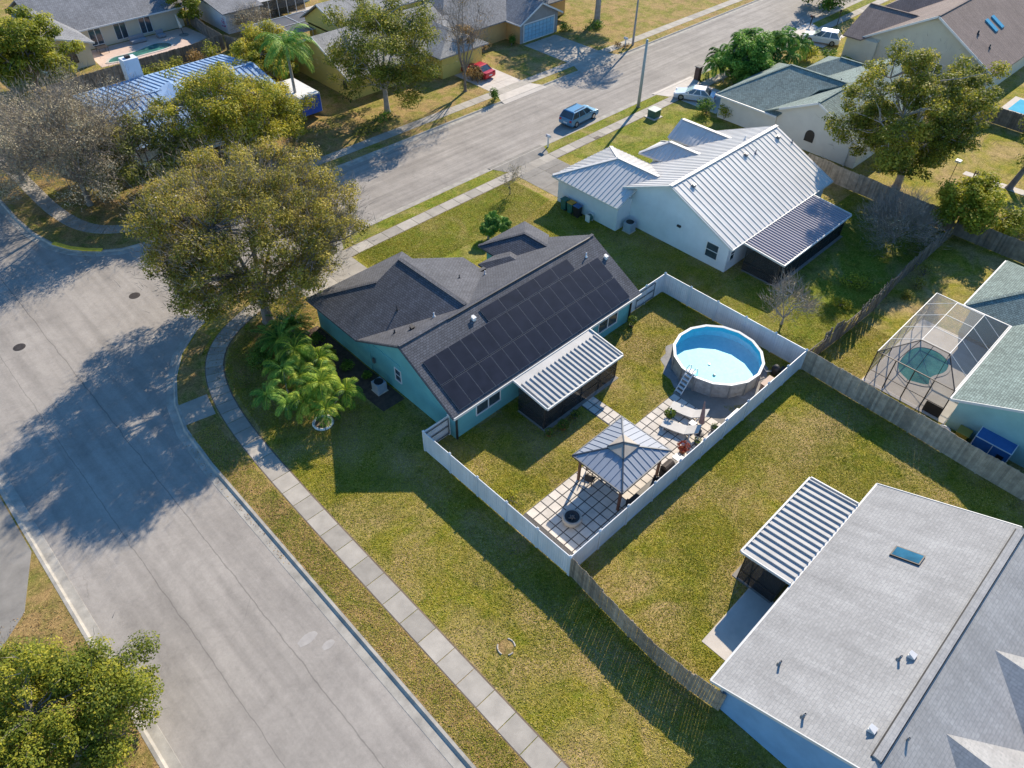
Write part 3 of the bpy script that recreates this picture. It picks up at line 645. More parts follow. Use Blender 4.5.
MB().box(42.95,43.7,1.5,2.2,0,.75).build('body',M('ochre_plastic',(.42,.30,.04),.1,2,.5),t,mod=.03); MB().box(42.9,43.75,1.45,2.25,.75,.83).build('lid',M('olive_plastic',(.30,.25,.05),.1,2,.5),t,mod=.02)
m=MB().lathe((43.1,2.9,0),[(0,.02),(.33,.02),(.38,.28),(.42,.30),(.42,.33),(.34,.33),(.31,.06),(0,.06)],18); tag(m.build('wash_tub',WHITEP),'white round plastic tub on the ground beside the yellow bin','tub')

# ---------- green shingle house behind the metal roof house
H=thing('green_roof_house','off white house with green grey shingle roof beyond the metal roof house','house',(79,32,0))
WARMW=M('warm_white_stucco',(.66,.62,.55),.05,1,.85,fine=50)
wm=MB(); gablewall(wm,72.1,88.5,24.3,34.6,29.5,2.72,5.15); wm.prism([(71.95,33.6),(84.0,33.6),(84.0,40.5),(71.95,40.5)],0,2.6); wm.prism([(85.6,34),(90.5,34),(90.5,37.4),(85.6,37.4)],0,2.6); wm.build('wall',WARMW,H)
roof=MB().slab([[(71.6,23.9,2.6),(89,23.9,2.6),(89,29.5,5.3),(71.6,29.5,5.3)],[(71.6,29.5,5.3),(89,29.5,5.3),(89,35.1,2.6),(71.6,35.1,2.6)]])
roof.slab([[(71.5,33.4,2.62),(76.2,31.8,4.5),(78.0,29.6,5.32),(78,36.4,5.32),(71.5,41,2.62)],[(84.5,41,2.62),(78,36.4,5.32),(78,29.6,5.32),(84.5,35.2,2.62)],[(71.5,41,2.62),(78,36.4,5.32),(84.5,41,2.62)]])
roof.slab([[(85.2,38,2.63),(88,35.4,3.9),(88,31.8,3.9),(85.2,34.8,2.63)],[(90.8,38,2.63),(88,35.4,3.9),(88,31.8,3.9),(90.8,34.8,2.63)],[(85.2,38,2.63),(88,35.4,3.9),(90.8,38,2.63)]])
ro=roof.build('roof',SH_GREEN,H); caps(ro,[((71.6,29.5,5.33),(89,29.5,5.33)),((78,30,5.36),(78,36.4,5.36)),((71.6,40.9,2.65),(78,36.4,5.36)),((88,32,3.93),(88,35.4,3.93))],SH_GREEN)
m=MB(); m.bar((71.57,23.9,2.5),(71.57,29.5,5.18),.05,.2); m.bar((71.57,29.5,5.18),(71.57,33.4,3.35),.05,.2); m.box(71.38,71.48,33.4,41,2.44,2.6); m.build('fascia',WHITEP,H)
# arched window
m=MB(); n=10; cy,cz=29.6,1.7
prof=[(cy-.5,1.0),(cy+.5,1.0)]+[(cy+.5*math.cos(math.pi*k/n),cz+.5*math.sin(math.pi*k/n)) for k in range(n+1)]
m.xsec([(a,b) for a,b in prof],72.04,72.11,'x'); wo=m.build('arched_window',BTRIM,H)
vent(ro,79.8,31.3,4.5,.05,.4,BLACK); vent(ro,86.2,27.5,4.4,.05,.4,BLACK)
MB().box(71.9,72.05,25.2,25.3,0,2.6).build('downspout',TRIM,H)
t=thing('patio_bench','white bench behind the warm white house under the big tree','bench',(74.5,22.4,0))
m=MB(); m.box(73.8,75.2,22.2,22.6,.40,.45); m.build('seat',WHITEP,t)
for x in (73.9,75.1): MB().box(x-.04,x+.04,22.22,22.58,0,.4).build('leg',WHITEP,t)

# ---------- brown roof house top right
H=thing('brown_roof_house','cream house with large brown shingle roof and twin skylights','house',(112,31,0))
wm=MB(); gablewall(wm,99.9,124,22.3,38.0,30.2,2.8,7.0); wm.xsec([(99.3,0),(109.5,0),(109.5,2.6),(104.4,5.0),(99.3,2.6)],36,40.0,'y'); wm.build('wall',M('cream_wall',(.55,.52,.42),.06,1,.85),H)
S=[(99.4,21.8,2.6),(125,21.8,2.6),(125,30.2,7.2),(99.4,30.2,7.2)]; Nn_=[(99.4,30.2,7.2),(125,30.2,7.2),(125,38.6,2.6),(99.4,38.6,2.6)]
roof=MB().slab([S,Nn_]); roof.slab([[(98.8,38,2.62),(104.4,33.9,5.2),(104.4,40.4,5.2),(98.8,40.4,2.62)],[(110,40.4,2.62),(104.4,40.4,5.2),(104.4,33.9,5.2),(110,38.4,2.62)]])
roof.slab([[(113,42,2.62),(117,38.5,4.9),(117,34.3,4.9),(113,38.3,2.62)],[(121,42,2.62),(117,38.5,4.9),(117,34.3,4.9),(121,38.3,2.62)],[(113,42,2.62),(117,38.5,4.9),(121,42,2.62)]])
ro=roof.build('roof',SH_BROWN,H); caps(ro,[((99.4,30.2,7.24),(125,30.2,7.24)),((104.4,34.2,5.24),(104.4,40.4,5.24))],SH_BROWN)
m=MB(); m.bar((99.36,21.8,2.5),(99.36,30.2,7.1),.06,.22); m.bar((99.36,30.2,7.1),(99.36,38.2,2.7),.06,.22); m.build('fascia',WHITEP,H)
zb=lambda y:2.6+.5476*(y-21.8)
for x in (107.3,109.2):
    a=MB(); a.mesh([(x,25.6,zb(25.6)+.16),(x+.8,25.6,zb(25.6)+.16),(x+.8,27.3,zb(27.3)+.16),(x,27.3,zb(27.3)+.16),(x,25.6,zb(25.6)-.1),(x+.8,25.6,zb(25.6)-.1),(x+.8,27.3,zb(27.3)-.1),(x,27.3,zb(27.3)-.1)],[(0,1,2,3),(0,4,5,1),(1,5,6,2),(2,6,7,3),(3,7,4,0)]); a.build('skylight',M('blue_skylight',(.06,.26,.38),.1,3,.2),ro)
vent(ro,103.6,26.5,zb(26.5),.1,.4,BLACK); vent(ro,103.4,24.6,zb(24.6),.08,.4,BLACK)
window(H,'-x',(99.9,28.5,1.5),1.6,1.3,2)

# ---------- garage house, top centre
H=thing('gabled_garage_house','tan house with gabled garage and pale blue garage door at top of photo','house',(73,78,0))
wm=MB(); wm.xsec([(70.9,0),(78.0,0),(78.0,2.6),(74.45,4.35),(70.9,2.6)],70.9,86,'y'); wm.prism([(60,73.5),(71.2,73.5),(71.2,85),(60,85)],0,2.6); wm.prism([(77.8,75),(84,75),(84,85),(77.8,85)],0,2.6); wm.build('wall',M('ochre_stucco',(.58,.36,.14),.08,1,.85),H); MB().xsec([(70.9,0),(78.0,0),(78.0,2.6),(74.45,4.35),(70.9,2.6)],70.86,70.9,'y').build('gable_siding',M('grey_siding',(.30,.28,.27),.08,2,.8),H)
roof=MB().slab([[(70.4,70.4,2.55),(74.45,70.4,4.5),(74.45,82,4.5),(70.4,82,2.55)],[(78.5,70.4,2.55),(74.45,70.4,4.5),(74.45,82,4.5),(78.5,82,2.55)]])
roof.slab([[(59.5,73,2.57),(70.45,73,2.57),(76,79,5.4),(65,79,5.4)],[(59.5,85,2.57),(85,85,2.57),(79,79,5.4),(65,79,5.4)],[(59.5,73,2.57),(65,79,5.4),(59.5,85,2.57)],[(78.4,73.8,2.57),(85,73.8,2.57),(79,79,5.4),(76,79,5.4)],[(85,73.8,2.57),(85,85,2.57),(79,79,5.4)]])
ro=roof.build('roof',SH_GREY,H)
m=MB(); m.bar((70.4,70.37,2.48),(74.45,70.37,4.43),.05,.2); m.bar((74.45,70.37,4.43),(78.5,70.37,2.48),.05,.2); m.box(70.34,70.4,70.4,82,2.4,2.56); m.build('fascia',WHITEP,H)
m=MB(); m.box(71.5,77.4,70.84,70.9,0,.12); m.box(71.5,71.65,70.84,70.9,.12,2.2); m.box(77.25,77.4,70.84,70.9,.12,2.2); m.box(71.5,77.4,70.84,70.9,2.2,2.35); m.build('door_frame',WHITEP,H)
m=MB()
for j in range(4):
    for k in range(8): m.box(71.68+k*.695,71.68+(k+1)*.695-.05,70.80,70.88,.15+j*.51,.15+(j+1)*.51-.05)
m.build('garage_door',LBLUE,H)

# ---------- yellow house, top centre-left
H=thing('yellow_house','yellow stucco house with light grey roof behind the large oak','house',(53,78,0))
wm=MB(); gablewall(wm,44.6,61,71.4,83.6,77.5,2.72,5.35); wm.prism([(56,69),(62.4,69),(62.4,72),(56,72)],0,2.6); wm.prism([(50,83),(66,83),(66,88),(50,88)],0,3.2); wm.build('wall',YELST,H)
roof=MB().slab([[(44.1,71,2.6),(61.5,71,2.6),(61.5,77.5,5.5),(44.1,77.5,5.5)],[(44.1,84,2.6),(61.5,84,2.6),(61.5,77.5,5.5),(44.1,77.5,5.5)]])
roof.slab([[(55.4,68.6,2.62),(59.4,71.5,4.5),(59.4,75.5,4.55),(55.4,71.2,2.64)],[(63.2,68.6,2.62),(59.4,71.5,4.5),(59.4,75.5,4.55),(63.2,77,2.64)],[(55.4,68.6,2.62),(59.4,71.5,4.5),(63.2,68.6,2.62)]])
roof.slab([[(49.5,81.0,4.8),(66.5,81,4.8),(66.5,84.5,6.2),(49.5,84.5,6.2)],[(49.5,89,3.6),(66.5,89,3.6),(66.5,84.5,6.2),(49.5,84.5,6.2)]])
ro=roof.build('roof',SH_YEL,H)
MB().xsec([(81.2,3),(88.6,3),(88.6,3.6),(84.5,6.0),(81.2,4.7)],50,66,'x').build('upper_wall',YELST,H)
m=MB(); m.bar((44.07,71,2.5),(44.07,77.5,5.4),.06,.22); m.bar((44.07,77.5,5.4),(44.07,84,2.5),.06,.22); m.box(44.1,61.5,70.93,70.99,2.4,2.6); m.bar((49.46,81,4.7),(49.46,84.5,6.1),.05,.2); m.build('fascia',WHITEP,H)
for k in range(3): 
    a=MB(); y0_=73.0+k*1.25; x0_=56.8; a.mesh([(x0_,y0_,2.6+.446*(y0_-71)+.1),(x0_+1.9,y0_,2.6+.446*(y0_-71)+.1),(x0_+1.9,y0_+1.2,2.6+.446*(y0_-69.8)+.1),(x0_,y0_+1.2,2.6+.446*(y0_-69.8)+.1)],[(0,1,2,3)]); a.build('solar_panel',SOLAR,ro)
m=MB(); cy,cz=72.6,1.5
prof=[(cy-.35,.9),(cy+.35,.9)]+[(cy+.35*math.cos(math.pi*k/8),cz+.35*math.sin(math.pi*k/8)) for k in range(9)]
m.xsec(prof,44.53,44.62,'x'); m.build('arched_window',BTRIM,H)
t=thing('screen_enclosure','flat dark screened patio roof behind the yellow house','screen enclosure',(50,89,0))
m=MB(); m.slab([[(44.3,86.5,2.7),(55,86.5,2.7),(55,93,2.7),(44.3,93,2.7)]],.03); m.build('screen',seethrough('dark_cage_screen',(.09,.09,.10),.75),t)
m=MB(); 
for k in range(5): x=44.3+10.7*k/4; m.bar((x,86.5,2.74),(x,93,2.74),.07,.06)
for k in range(3): y=86.5+6.5*k/2; m.bar((44.3,y,2.74),(55,y,2.74),.07,.06)
for x in (44.3,49.6,55): 
    for y in (86.5,93): m.box(x-.04,x+.04,y-.04,y+.04,0,2.7)
m.build('frame',TRIM,t)

# ---------- pale blue metal roof house (under the trees, upper left)
H=thing('blue_metal_roof_house','house with pale blue standing seam metal roof half hidden by trees','house',(28,80,0))
wm=MB(); gablewall(wm,20.4,36.2,71.5,85.4,78.3,2.6,4.2) ; wm.build('wall',WHITEST,H)
Sx=[(19.8,70.8,2.6),(36.8,70.8,2.6),(36.8,78.3,4.2),(19.8,78.3,4.2)]
Tx=[(19.8,78.3,4.2),(36.8,78.3,4.2),(36.8,85.8,3.0),(19.8,85.8,3.0)]
roof=MB().slab([Sx,Tx]); cg=[[(25.0,75.6,3.75),(27.6,75.6,4.5),(27.6,78.9,4.5),(25.9,78.5,4.22)],[(30.2,75.6,3.75),(27.6,75.6,4.5),(27.6,78.9,4.5),(29.3,78.5,4.22)]]; roof.slab(cg)
ro=roof.build('roof',METAL_B,H); m=MB(); ribs(m,Sx,(0,1),.6,.07,.09); ribs(m,Tx,(0,1),.6,.07,.09); m.build('standing_seam',M('blue_seam_metal',(.18,.27,.40),.1,2,.6),ro)
caps(ro,[((19.8,78.3,4.24),(36.8,78.3,4.24)),((19.8,85.75,3.03),(36.8,85.75,3.03)),((36.76,70.8,2.63),(36.76,78.3,4.24)),((36.76,78.3,4.24),(36.76,85.8,3.03))],METAL_B,.3)
m=MB(); m.box(26.0,27.6,85.9,87.2,0,5.0); m.build('chimney',WHITEST,H); m=MB(); m.box(26.5,27.0,86.3,86.8,5.0,5.25); m.build('flue_cap',IRON,H)

# ---------- top-left pool house
H=thing('pool_patio_house','cream house with grey shingle roof and green pool patio at top left','house',(32,110,0))
wm=MB(); gablewall(wm,24.5,41.6,106.3,119,112.5,2.74,5.2); wm.xsec([(21.8,0),(27.4,0),(27.4,2.6),(23.8,3.7),(21.8,2.9)],101.1,107,'y'); wm.build('wall',CREAM,H)
roof=MB().slab([[(24,105.7,2.6),(42.2,105.7,2.6),(42.2,112.5,5.4),(24,112.5,5.4)],[(24,119.5,2.6),(42.2,119.5,2.6),(42.2,112.5,5.4),(24,112.5,5.4)]]); 
roof.slab([[(28,100.6,2.62),(28,105.9,2.64),(24.6,112,4.9),(24.0,100.6,3.9)]]); roof.slab([[(21.3,100.6,2.9),(24.0,100.6,3.9),(24.3,112,5.0),(21.3,112,2.9)]])
roof.build('roof',SH_GREY,H); m=MB(); m.box(28,42.2,105.62,105.69,2.42,2.6); m.bar((21.3,100.56,2.85),(24.0,100.56,3.85),.05,.2); m.bar((24.0,100.56,3.85),(28,100.56,2.55),.05,.2); m.build('fascia',WHITEP,H)
window(H,'-y',(24.8,101.1,1.4),1.7,1.4,1,True,BTRIM)
for x in (30,33.2,36.5): window(H,'-y',(x,106.3,1.3),1.6,2.0,2,False,WHITEP)
DECKP=M('pink_paver_deck',(.56,.42,.34),.1,2,.9)
tag(MB().prism([(27.5,99.6),(33,99.2),(38.5,99.0),(42,100.5),(41.5,105.9),(28,105.9)],-.03,.02).build('pool_deck',DECKP),kind='structure')
t=thing('swimming_pool','long freeform green pool on the pink patio at top left','swimming pool',(33,101,0))
kp=blob(33,101,[(-4.6,-.6),(-3.6,.9),(-1.2,.7),(.6,1.2),(2.6,2.0),(4.2,1.2),(4.3,-.4),(2.8,-1.0),(0,-.9),(-2.4,-1.3)])
MB().prism(kp,.0,.04).build('water',GREENW,t); m=MB()
for a,b in zip(kp,kp[1:]+kp[:1]): m.bar((*a,.045),(*b,.045),.3,.05)
m.build('coping',CONC_L,t)
# ---------- houses at the very top edge
H=thing('white_lanai_house','white house with grey roof and screened lanai beyond the wood fence','house',(52,106,0))
wm=MB(); wm.prism([(44.5,99.5),(49.5,99.5),(49.5,104),(60,104),(60,112),(44.5,112)],0,2.7); wm.build('wall',WHITEST,H)
MB().slab([[(44,99,2.7),(50,99,2.7),(50,112,4.6),(44,112,4.6)],[(50,103.2,2.72),(60.5,103.2,2.72),(60.5,112,4.62),(50,112,4.62)]]).build('roof',SH_GREY,H)
MB().slab([[(50.2,100.9,2.4),(57.5,100.9,2.4),(57.5,103.3,2.7),(50.2,103.3,2.7)]],.05).build('lanai_roof',METAL_P,H)
for k in range(6): MB().box(50.3+k*1.4,50.38+k*1.4,101,101.08,0,2.35).build('lanai_post',WHITEP,H)
MB().box(50.35,57.4,101.03,101.05,.1,2.3).build('screen',SCREEN,H)
window(H,'-y',(46.4,99.5,1.5),1.3,1.2,1,True,BTRIM)
tag(MB().box(55,66,98.6,101.8,-.03,.02).build('patio_slab',CONC_L),kind='structure')

# ================================================================== FENCES
def fence_white():
    t=thing('white_vinyl_fence','white vinyl privacy fence round the teal house back yard','fence',(30,18,0))
    runs=[((19.4,25.15),(17.38,25.15)),((17.38,25.15),(17.42,12.78)),((17.42,12.78),(41.72,12.62)),((41.72,12.62),(41.75,25.0)),((41.75,25.0),(37.0,25.0))]
    posts=set()
    for a,b in runs:
        L=math.dist(a,b); n=max(1,int(round(L/2.42)))
        for k in range(n):
            p=(a[0]+(b[0]-a[0])*k/n,a[1]+(b[1]-a[1])*k/n); q=(a[0]+(b[0]-a[0])*(k+1)/n,a[1]+(b[1]-a[1])*(k+1)/n)
            for c in (p,q): posts.add((round(c[0],2),round(c[1],2)))
            d=Vector((q[0]-p[0],q[1]-p[1])).normalized()*.06; m=MB()
            pa=(p[0]+d.x,p[1]+d.y); qa=(q[0]-d.x,q[1]-d.y); nb=14
            for j in range(nb):
                u0=j/nb; u1=(j+1)/nb-.004; w0=[pa[i]+(qa[i]-pa[i])*u0 for i in (0,1)]; w1=[pa[i]+(qa[i]-pa[i])*u1 for i in (0,1)]
                m.bar((*w0,.91),(*w1,.91),.025,1.70,tint=random.uniform(.2,1))
            m.bar((*pa,.12),(*qa,.12),.045,.14,tint=.8); m.bar((*pa,1.74),(*qa,1.74),.045,.14,tint=.8)
            m.build('panel',WHITEV,t)
    for x,y in sorted(posts):
        m=MB().box(x-.065,x+.065,y-.065,y+.065,0,1.86); m.mesh([(x-.08,y-.08,1.86),(x+.08,y-.08,1.86),(x+.08,y+.08,1.86),(x-.08,y+.08,1.86),(x,y,1.95)],[(0,1,4),(1,2,4),(2,3,4),(3,0,4)]); m.build('post',WHITEV,t)
    # gate frames near the house
    for (xa,xb,y) in ((17.55,19.3,25.07),(38.2,40.4,24.92)):
        m=MB()
        for z in (.25,.95,1.62): m.box(xa,xb,y-.03,y+.0,z-.035,z+.035)
        for x in (xa,xb): m.box(x-.03,x+.03,y-.035,y-.005,.2,1.68)
        m.build('gate_frame',SOLFR,t)
fence_white()
def fence_wood(label,pl,h=1.85,mat=WOOD,pw=.14,gap=.006,name='wood_fence',lean=0.02,rails=None):
    t=thing(name,label,'fence',(pl[0][0],pl[0][1],0))
    for a,b in zip(pl,pl[1:]):
        L=math.dist(a,b); n=max(1,int(round(L/2.44)))
        for k in range(n):
            p=Vector((a[0]+(b[0]-a[0])*k/n,a[1]+(b[1]-a[1])*k/n)); q=Vector((a[0]+(b[0]-a[0])*(k+1)/n,a[1]+(b[1]-a[1])*(k+1)/n))
            d=(q-p); Lp=d.length; d.normalize(); nn=Vector((-d.y,d.x)); m=MB(); c=int(Lp/(pw+gap)); st=Lp/c
            off=random.uniform(-lean,lean)*2; pt=random.uniform(-.25,.25)
            for j in range(c):
                s=p+d*(j*st+gap/2); e=p+d*(j*st+st-gap/2); hh=h+random.uniform(-.03,.03)+off*.5; ln=random.uniform(-lean,lean)+off
                T=Vector((nn.x*ln,nn.y*ln)); w_=nn*.01
                vs=[(*(s-w_),.03),(*(e-w_),.03),(*(e+w_),.03),(*(s+w_),.03),(*(s-w_+T),hh),(*(e-w_+T),hh),(*(e+w_+T),hh),(*(s+w_+T),hh)]
                m.mesh(vs,[(0,3,2,1),(4,5,6,7),(0,1,5,4),(1,2,6,5),(2,3,7,6),(3,0,4,7)],min(1,max(0,random.uniform(.15,1)+pt)))
            m.build('panel',mat,t)
            m=MB()
            for z in (.35,h-.35): m.bar((*(p+nn*.035),z),(*(q+nn*.035),z),.04,.09,tint=.5)
            m.build('rail',mat,t)
            MB().box(p.x-.05,p.x+.05,p.y-.05,p.y+.05,0,h-.08).build('post',mat,t)
    return t
WOOD_E=M('silvery_fence_wood',(.54,.44,.33),.25,2.5,.9,fine=20,tint=.45,bump=.3)
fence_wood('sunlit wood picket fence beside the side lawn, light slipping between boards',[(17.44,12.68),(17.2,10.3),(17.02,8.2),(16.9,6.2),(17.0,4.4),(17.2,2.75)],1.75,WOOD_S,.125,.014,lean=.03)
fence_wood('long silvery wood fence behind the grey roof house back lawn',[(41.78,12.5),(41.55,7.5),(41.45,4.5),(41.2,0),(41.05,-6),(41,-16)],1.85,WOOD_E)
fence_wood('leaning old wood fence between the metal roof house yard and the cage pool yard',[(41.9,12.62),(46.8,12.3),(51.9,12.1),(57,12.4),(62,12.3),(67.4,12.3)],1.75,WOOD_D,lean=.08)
fence_wood('tall brown wood fence behind the metal roof house back yard',[(68.1,27.5),(67.9,22),(67.7,17.5),(67.5,12.6)],1.85,WOOD)
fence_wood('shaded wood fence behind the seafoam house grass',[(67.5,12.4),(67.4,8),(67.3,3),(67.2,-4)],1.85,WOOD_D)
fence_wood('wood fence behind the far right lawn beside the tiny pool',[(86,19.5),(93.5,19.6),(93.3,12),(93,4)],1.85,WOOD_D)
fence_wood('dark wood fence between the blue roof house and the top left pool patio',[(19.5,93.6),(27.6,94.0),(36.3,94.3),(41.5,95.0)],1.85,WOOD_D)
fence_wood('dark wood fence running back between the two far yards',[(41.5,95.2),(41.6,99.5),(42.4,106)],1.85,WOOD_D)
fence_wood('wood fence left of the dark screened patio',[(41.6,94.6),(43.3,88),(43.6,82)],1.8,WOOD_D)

# ================================================================== TEAL HOUSE BACK YARD
# pavers
pv=MB(); 
tag(MB().prism([(17.55,12.8),(33.2,12.75),(33.2,17.35),(28.85,17.35),(28.85,21.0),(27.55,21.0),(27.55,17.35),(18.55,17.35),(17.55,17.2)],-.03,.008).build('paver_bed',PEBBLE),kind='structure')
def pav(x0,x1,y0,y1,st=.62,g=.035):
    nx=int(round((x1-x0)/st)); ny=int(round((y1-y0)/st))
    for i in range(nx):
        for j in range(ny):
            a=x0+(x1-x0)*i/nx;b=x0+(x1-x0)*(i+1)/nx;c=y0+(y1-y0)*j/ny;d=y0+(y1-y0)*(j+1)/ny
            pv.box(a+g,b-g,c+g,d-g,-.01,.03+random.uniform(-.003,.003),random.random())
pav(18.6,33.1,13.0,17.33); pav(27.6,28.83,17.36,21.0)
tag(pv.build('paving_stones',PAVER),kind='structure')
# round pool
t=thing('round_pool','round above ground pool with grey wall panels and turquoise water','swimming pool',(37.38,16.92,0))
cx,cy=37.38,16.92; PR=3.12; t_pool=t
sheet('pool_pad',[(cx+3.75*math.cos(k*math.pi/16)*(1+.04*math.sin(k*3)),cy+3.75*math.sin(k*math.pi/16)*(1+.04*math.sin(k*3))) for k in range(32)],.012,M('grey_gravel_pad',(.27,.26,.25),.25,2,.95,fine=30,bump=.3))
tag(MB().prism([(33.1,12.85),(36.5,12.8),(36.0,14.2),(34.9,15.5),(34.0,17.0),(34.2,17.6),(33.1,17.4)],-.02,.018).build('concrete_apron',CONC_D),kind='structure')
ns=16; ang=[2*math.pi*(k+.25)/ns for k in range(ns+1)]
WALLP=M('marbled_pool_wall',(.36,.34,.32),.3,2.5,.6,fine=14)
m=MB()
for k in range(ns):
    a,b=ang[k],ang[k+1]; P=lambda an,r_,z:(cx+r_*math.cos(an),cy+r_*math.sin(an),z)
    m.face([P(a,PR,0),P(b,PR,0),P(b,PR,1.28),P(a,PR,1.28)])
m.build('pool_wall',WALLP,t)
for k in range(ns):
    a=ang[k]; MB().bar((cx+(PR+.03)*math.cos(a),cy+(PR+.03)*math.sin(a),0),(cx+(PR+.03)*math.cos(a),cy+(PR+.03)*math.sin(a),1.29),.10,.10,up=(math.cos(a),math.sin(a),0)).build('upright',M('grey_steel',(.30,.29,.28),.1,3,.5,.3) if k==0 else bpy.data.materials['grey_steel'],t)
rm=MB()
for k in range(ns):
    a,b=ang[k],ang[k+1]; P=lambda an,r_,z:(cx+r_*math.cos(an),cy+r_*math.sin(an),z)
    rm.mesh([P(a,PR-.10,1.30),P(b,PR-.10,1.30),P(b,PR+.09,1.33),P(a,PR+.09,1.33),P(a,PR-.10,1.26),P(b,PR-.10,1.26),P(b,PR+.09,1.27),P(a,PR+.09,1.27)],[(0,1,2,3),(7,6,5,4),(0,4,5,1),(3,2,6,7)])
rm.build('rim',TRIM,t)
def liner(name,lo,hi):
    m,t_,b=newmat(name); co=coords(t_)
    sep=N(t_,'ShaderNodeSeparateXYZ'); t_.links.new(co,sep.inputs[0])
    f=noise(t_,co,3,4); c=ramp(t_,f,[(.35,lo),(.65,hi)]); 
    t_.links.new(c,b.inputs['Base Color']); b.inputs['Roughness'].default_value=.5; return m
m=MB(); n=48
for k in range(n):
    a,b=2*math.pi*k/n,2*math.pi*(k+1)/n; m.face([(cx+(PR-.06)*math.cos(a),cy+(PR-.06)*math.sin(a),.12),(cx+(PR-.06)*math.cos(b),cy+(PR-.06)*math.sin(b),.12),(cx+(PR-.06)*math.cos(b),cy+(PR-.06)*math.sin(b),1.27),(cx+(PR-.06)*math.cos(a),cy+(PR-.06)*math.sin(a),1.27)])
m.build('wall_liner',liner('blue_liner',(.10,.56,.70),(.15,.64,.76)),t)
MB().lathe((cx,cy,0),[(0,.34),(PR-.4,.36),(PR-.05,.42)],48).build('floor_liner',liner('pale_floor_liner',(.17,.56,.63),(.24,.62,.68)),t)
wmz,wt,wb=newmat('clear_water'); wn=noise(wt,coords(wt),3.5,4,.6,.5); wb.inputs['Base Color'].default_value=(.5,.85,.92,1)
tr=N(wt,'ShaderNodeBsdfTransparent'); tr.inputs[0].default_value=(.86,.975,.99,1); gl=N(wt,'ShaderNodeBsdfGlossy'); gl.inputs['Roughness'].default_value=.06; bn=N(wt,'ShaderNodeBump'); bn.inputs['Strength'].default_value=.08; bn.inputs['Distance'].default_value=.02; wt.links.new(wn,bn.inputs['Height']); wt.links.new(bn.outputs[0],gl.inputs['Normal']); mx=N(wt,'ShaderNodeMixShader'); mx.inputs[0].default_value=.045
wt.links.new(tr.outputs[0],mx.inputs[1]); wt.links.new(gl.outputs[0],mx.inputs[2]); wt.links.new(mx.outputs[0],wt.nodes['Material Output'].inputs[0])
MB().lathe((cx,cy,0),[(0,1.14),(PR-.06,1.14)],48).build('water',wmz,t)
# ladder
LAD=thing('pool_ladder','white A-frame ladder hooked over the rim of the round pool','ladder',(34.6,17.1,0))
dirv=Vector((cx-34.3,cy-17.1,0)).normalized(); sidev=Vector((-dirv.y,dirv.x,0)); rimp=Vector((cx,cy,0))-dirv*PR
for s in (-.26,.26):
    m=MB(); b0=rimp-dirv*.95+sidev*s; tp=rimp-dirv*.12+sidev*s
    m.tube([(b0.x,b0.y,0),(tp.x,tp.y,1.35),(tp.x,tp.y,1.75),(tp.x+dirv.x*.25,tp.y+dirv.y*.25,1.86),(tp.x+dirv.x*.5,tp.y+dirv.y*.5,1.7),(tp.x+dirv.x*.75,tp.y+dirv.y*.75,.3)],.035,6); m.build('rail',WHITEP,LAD)
for k in range(5):
    f=(k+.5)/5; c=rimp-dirv*(.95-.83*f); a=c+sidev*.26; b=c-sidev*.26; MB().bar((a.x,a.y,1.35*f),(b.x,b.y,1.35*f),.16,.05).build('step',WHITEP,LAD)
MB().bar((*(rimp+dirv*.13+sidev*.27).xy,1.42),(*(rimp+dirv*.13-sidev*.27).xy,1.42),.4,.05).build('platform',WHITEP,LAD)
MB().lathe((37.0,17.2,0),[(0,.40),(.09,.40),(.1,.35)],12).build('main_drain',SOLFR,t_pool); MB().lathe((36.3,16.3,0),[(0,.44),(.10,.42),(.12,.35)],10).build('pool_cleaner',SOLFR,t_pool)

# gazebo
t=thing('gazebo','square hardtop gazebo with slate blue metal roof and brown posts','gazebo',(24.65,15.35,0))
GZ=M('slate_metal',(.25,.28,.33),.08,1,.62,0); PW=M('brown_post_paint',(.14,.055,.03),.2,3,.6)
gx0,gx1,gy0,gy1=22.3,26.9,13.35,17.2; ze=2.35; mx_,my_=(gx0+gx1)/2,(gy0+gy1)/2
k=.26; za=3.12; zl=ze+(za-ze)*(1-k)
ix0,ix1=mx_-(mx_-gx0)*k,mx_+(mx_-gx0)*k; iy0,iy1=my_-(my_-gy0)*k,my_+(my_-gy0)*k
low=[[(gx0,gy0,ze),(gx1,gy0,ze),(ix1,iy0,zl),(ix0,iy0,zl)],[(gx1,gy0,ze),(gx1,gy1,ze),(ix1,iy1,zl),(ix1,iy0,zl)],[(gx1,gy1,ze),(gx0,gy1,ze),(ix0,iy1,zl),(ix1,iy1,zl)],[(gx0,gy1,ze),(gx0,gy0,ze),(ix0,iy0,zl),(ix0,iy1,zl)]]
lo=MB().slab(low,.05).build('lower_roof',GZ,t); m=MB()
ribs(m,low[0],(0,1),.42,.035,.035); ribs(m,low[2],(0,1),.42,.035,.035); ribs(m,low[1],(1,0),.42,.035,.035); ribs(m,low[3],(1,0),.42,.035,.035); m.build('standing_seam',GZ,lo)
m=MB()
for a,b in (((gx0,gy0),(ix0,iy0)),((gx1,gy0),(ix1,iy0)),((gx1,gy1),(ix1,iy1)),((gx0,gy1),(ix0,iy1))): m.bar((*a,ze+.03),(*b,zl+.03),.08,.06)
for a,b in (((gx0,gy0),(gx1,gy0)),((gx1,gy0),(gx1,gy1)),((gx1,gy1),(gx0,gy1)),((gx0,gy1),(gx0,gy0))): m.bar((*a,ze-.02),(*b,ze-.02),.06,.12)
m.build('hip_trim',M('dark_slate_metal',(.05,.06,.075),.1,2,.4,.3),lo)
e=.14; zu=zl+.09; ux0,ux1,uy0,uy1=ix0-e,ix1+e,iy0-e,iy1+e; up=(mx_,my_,za+.24)
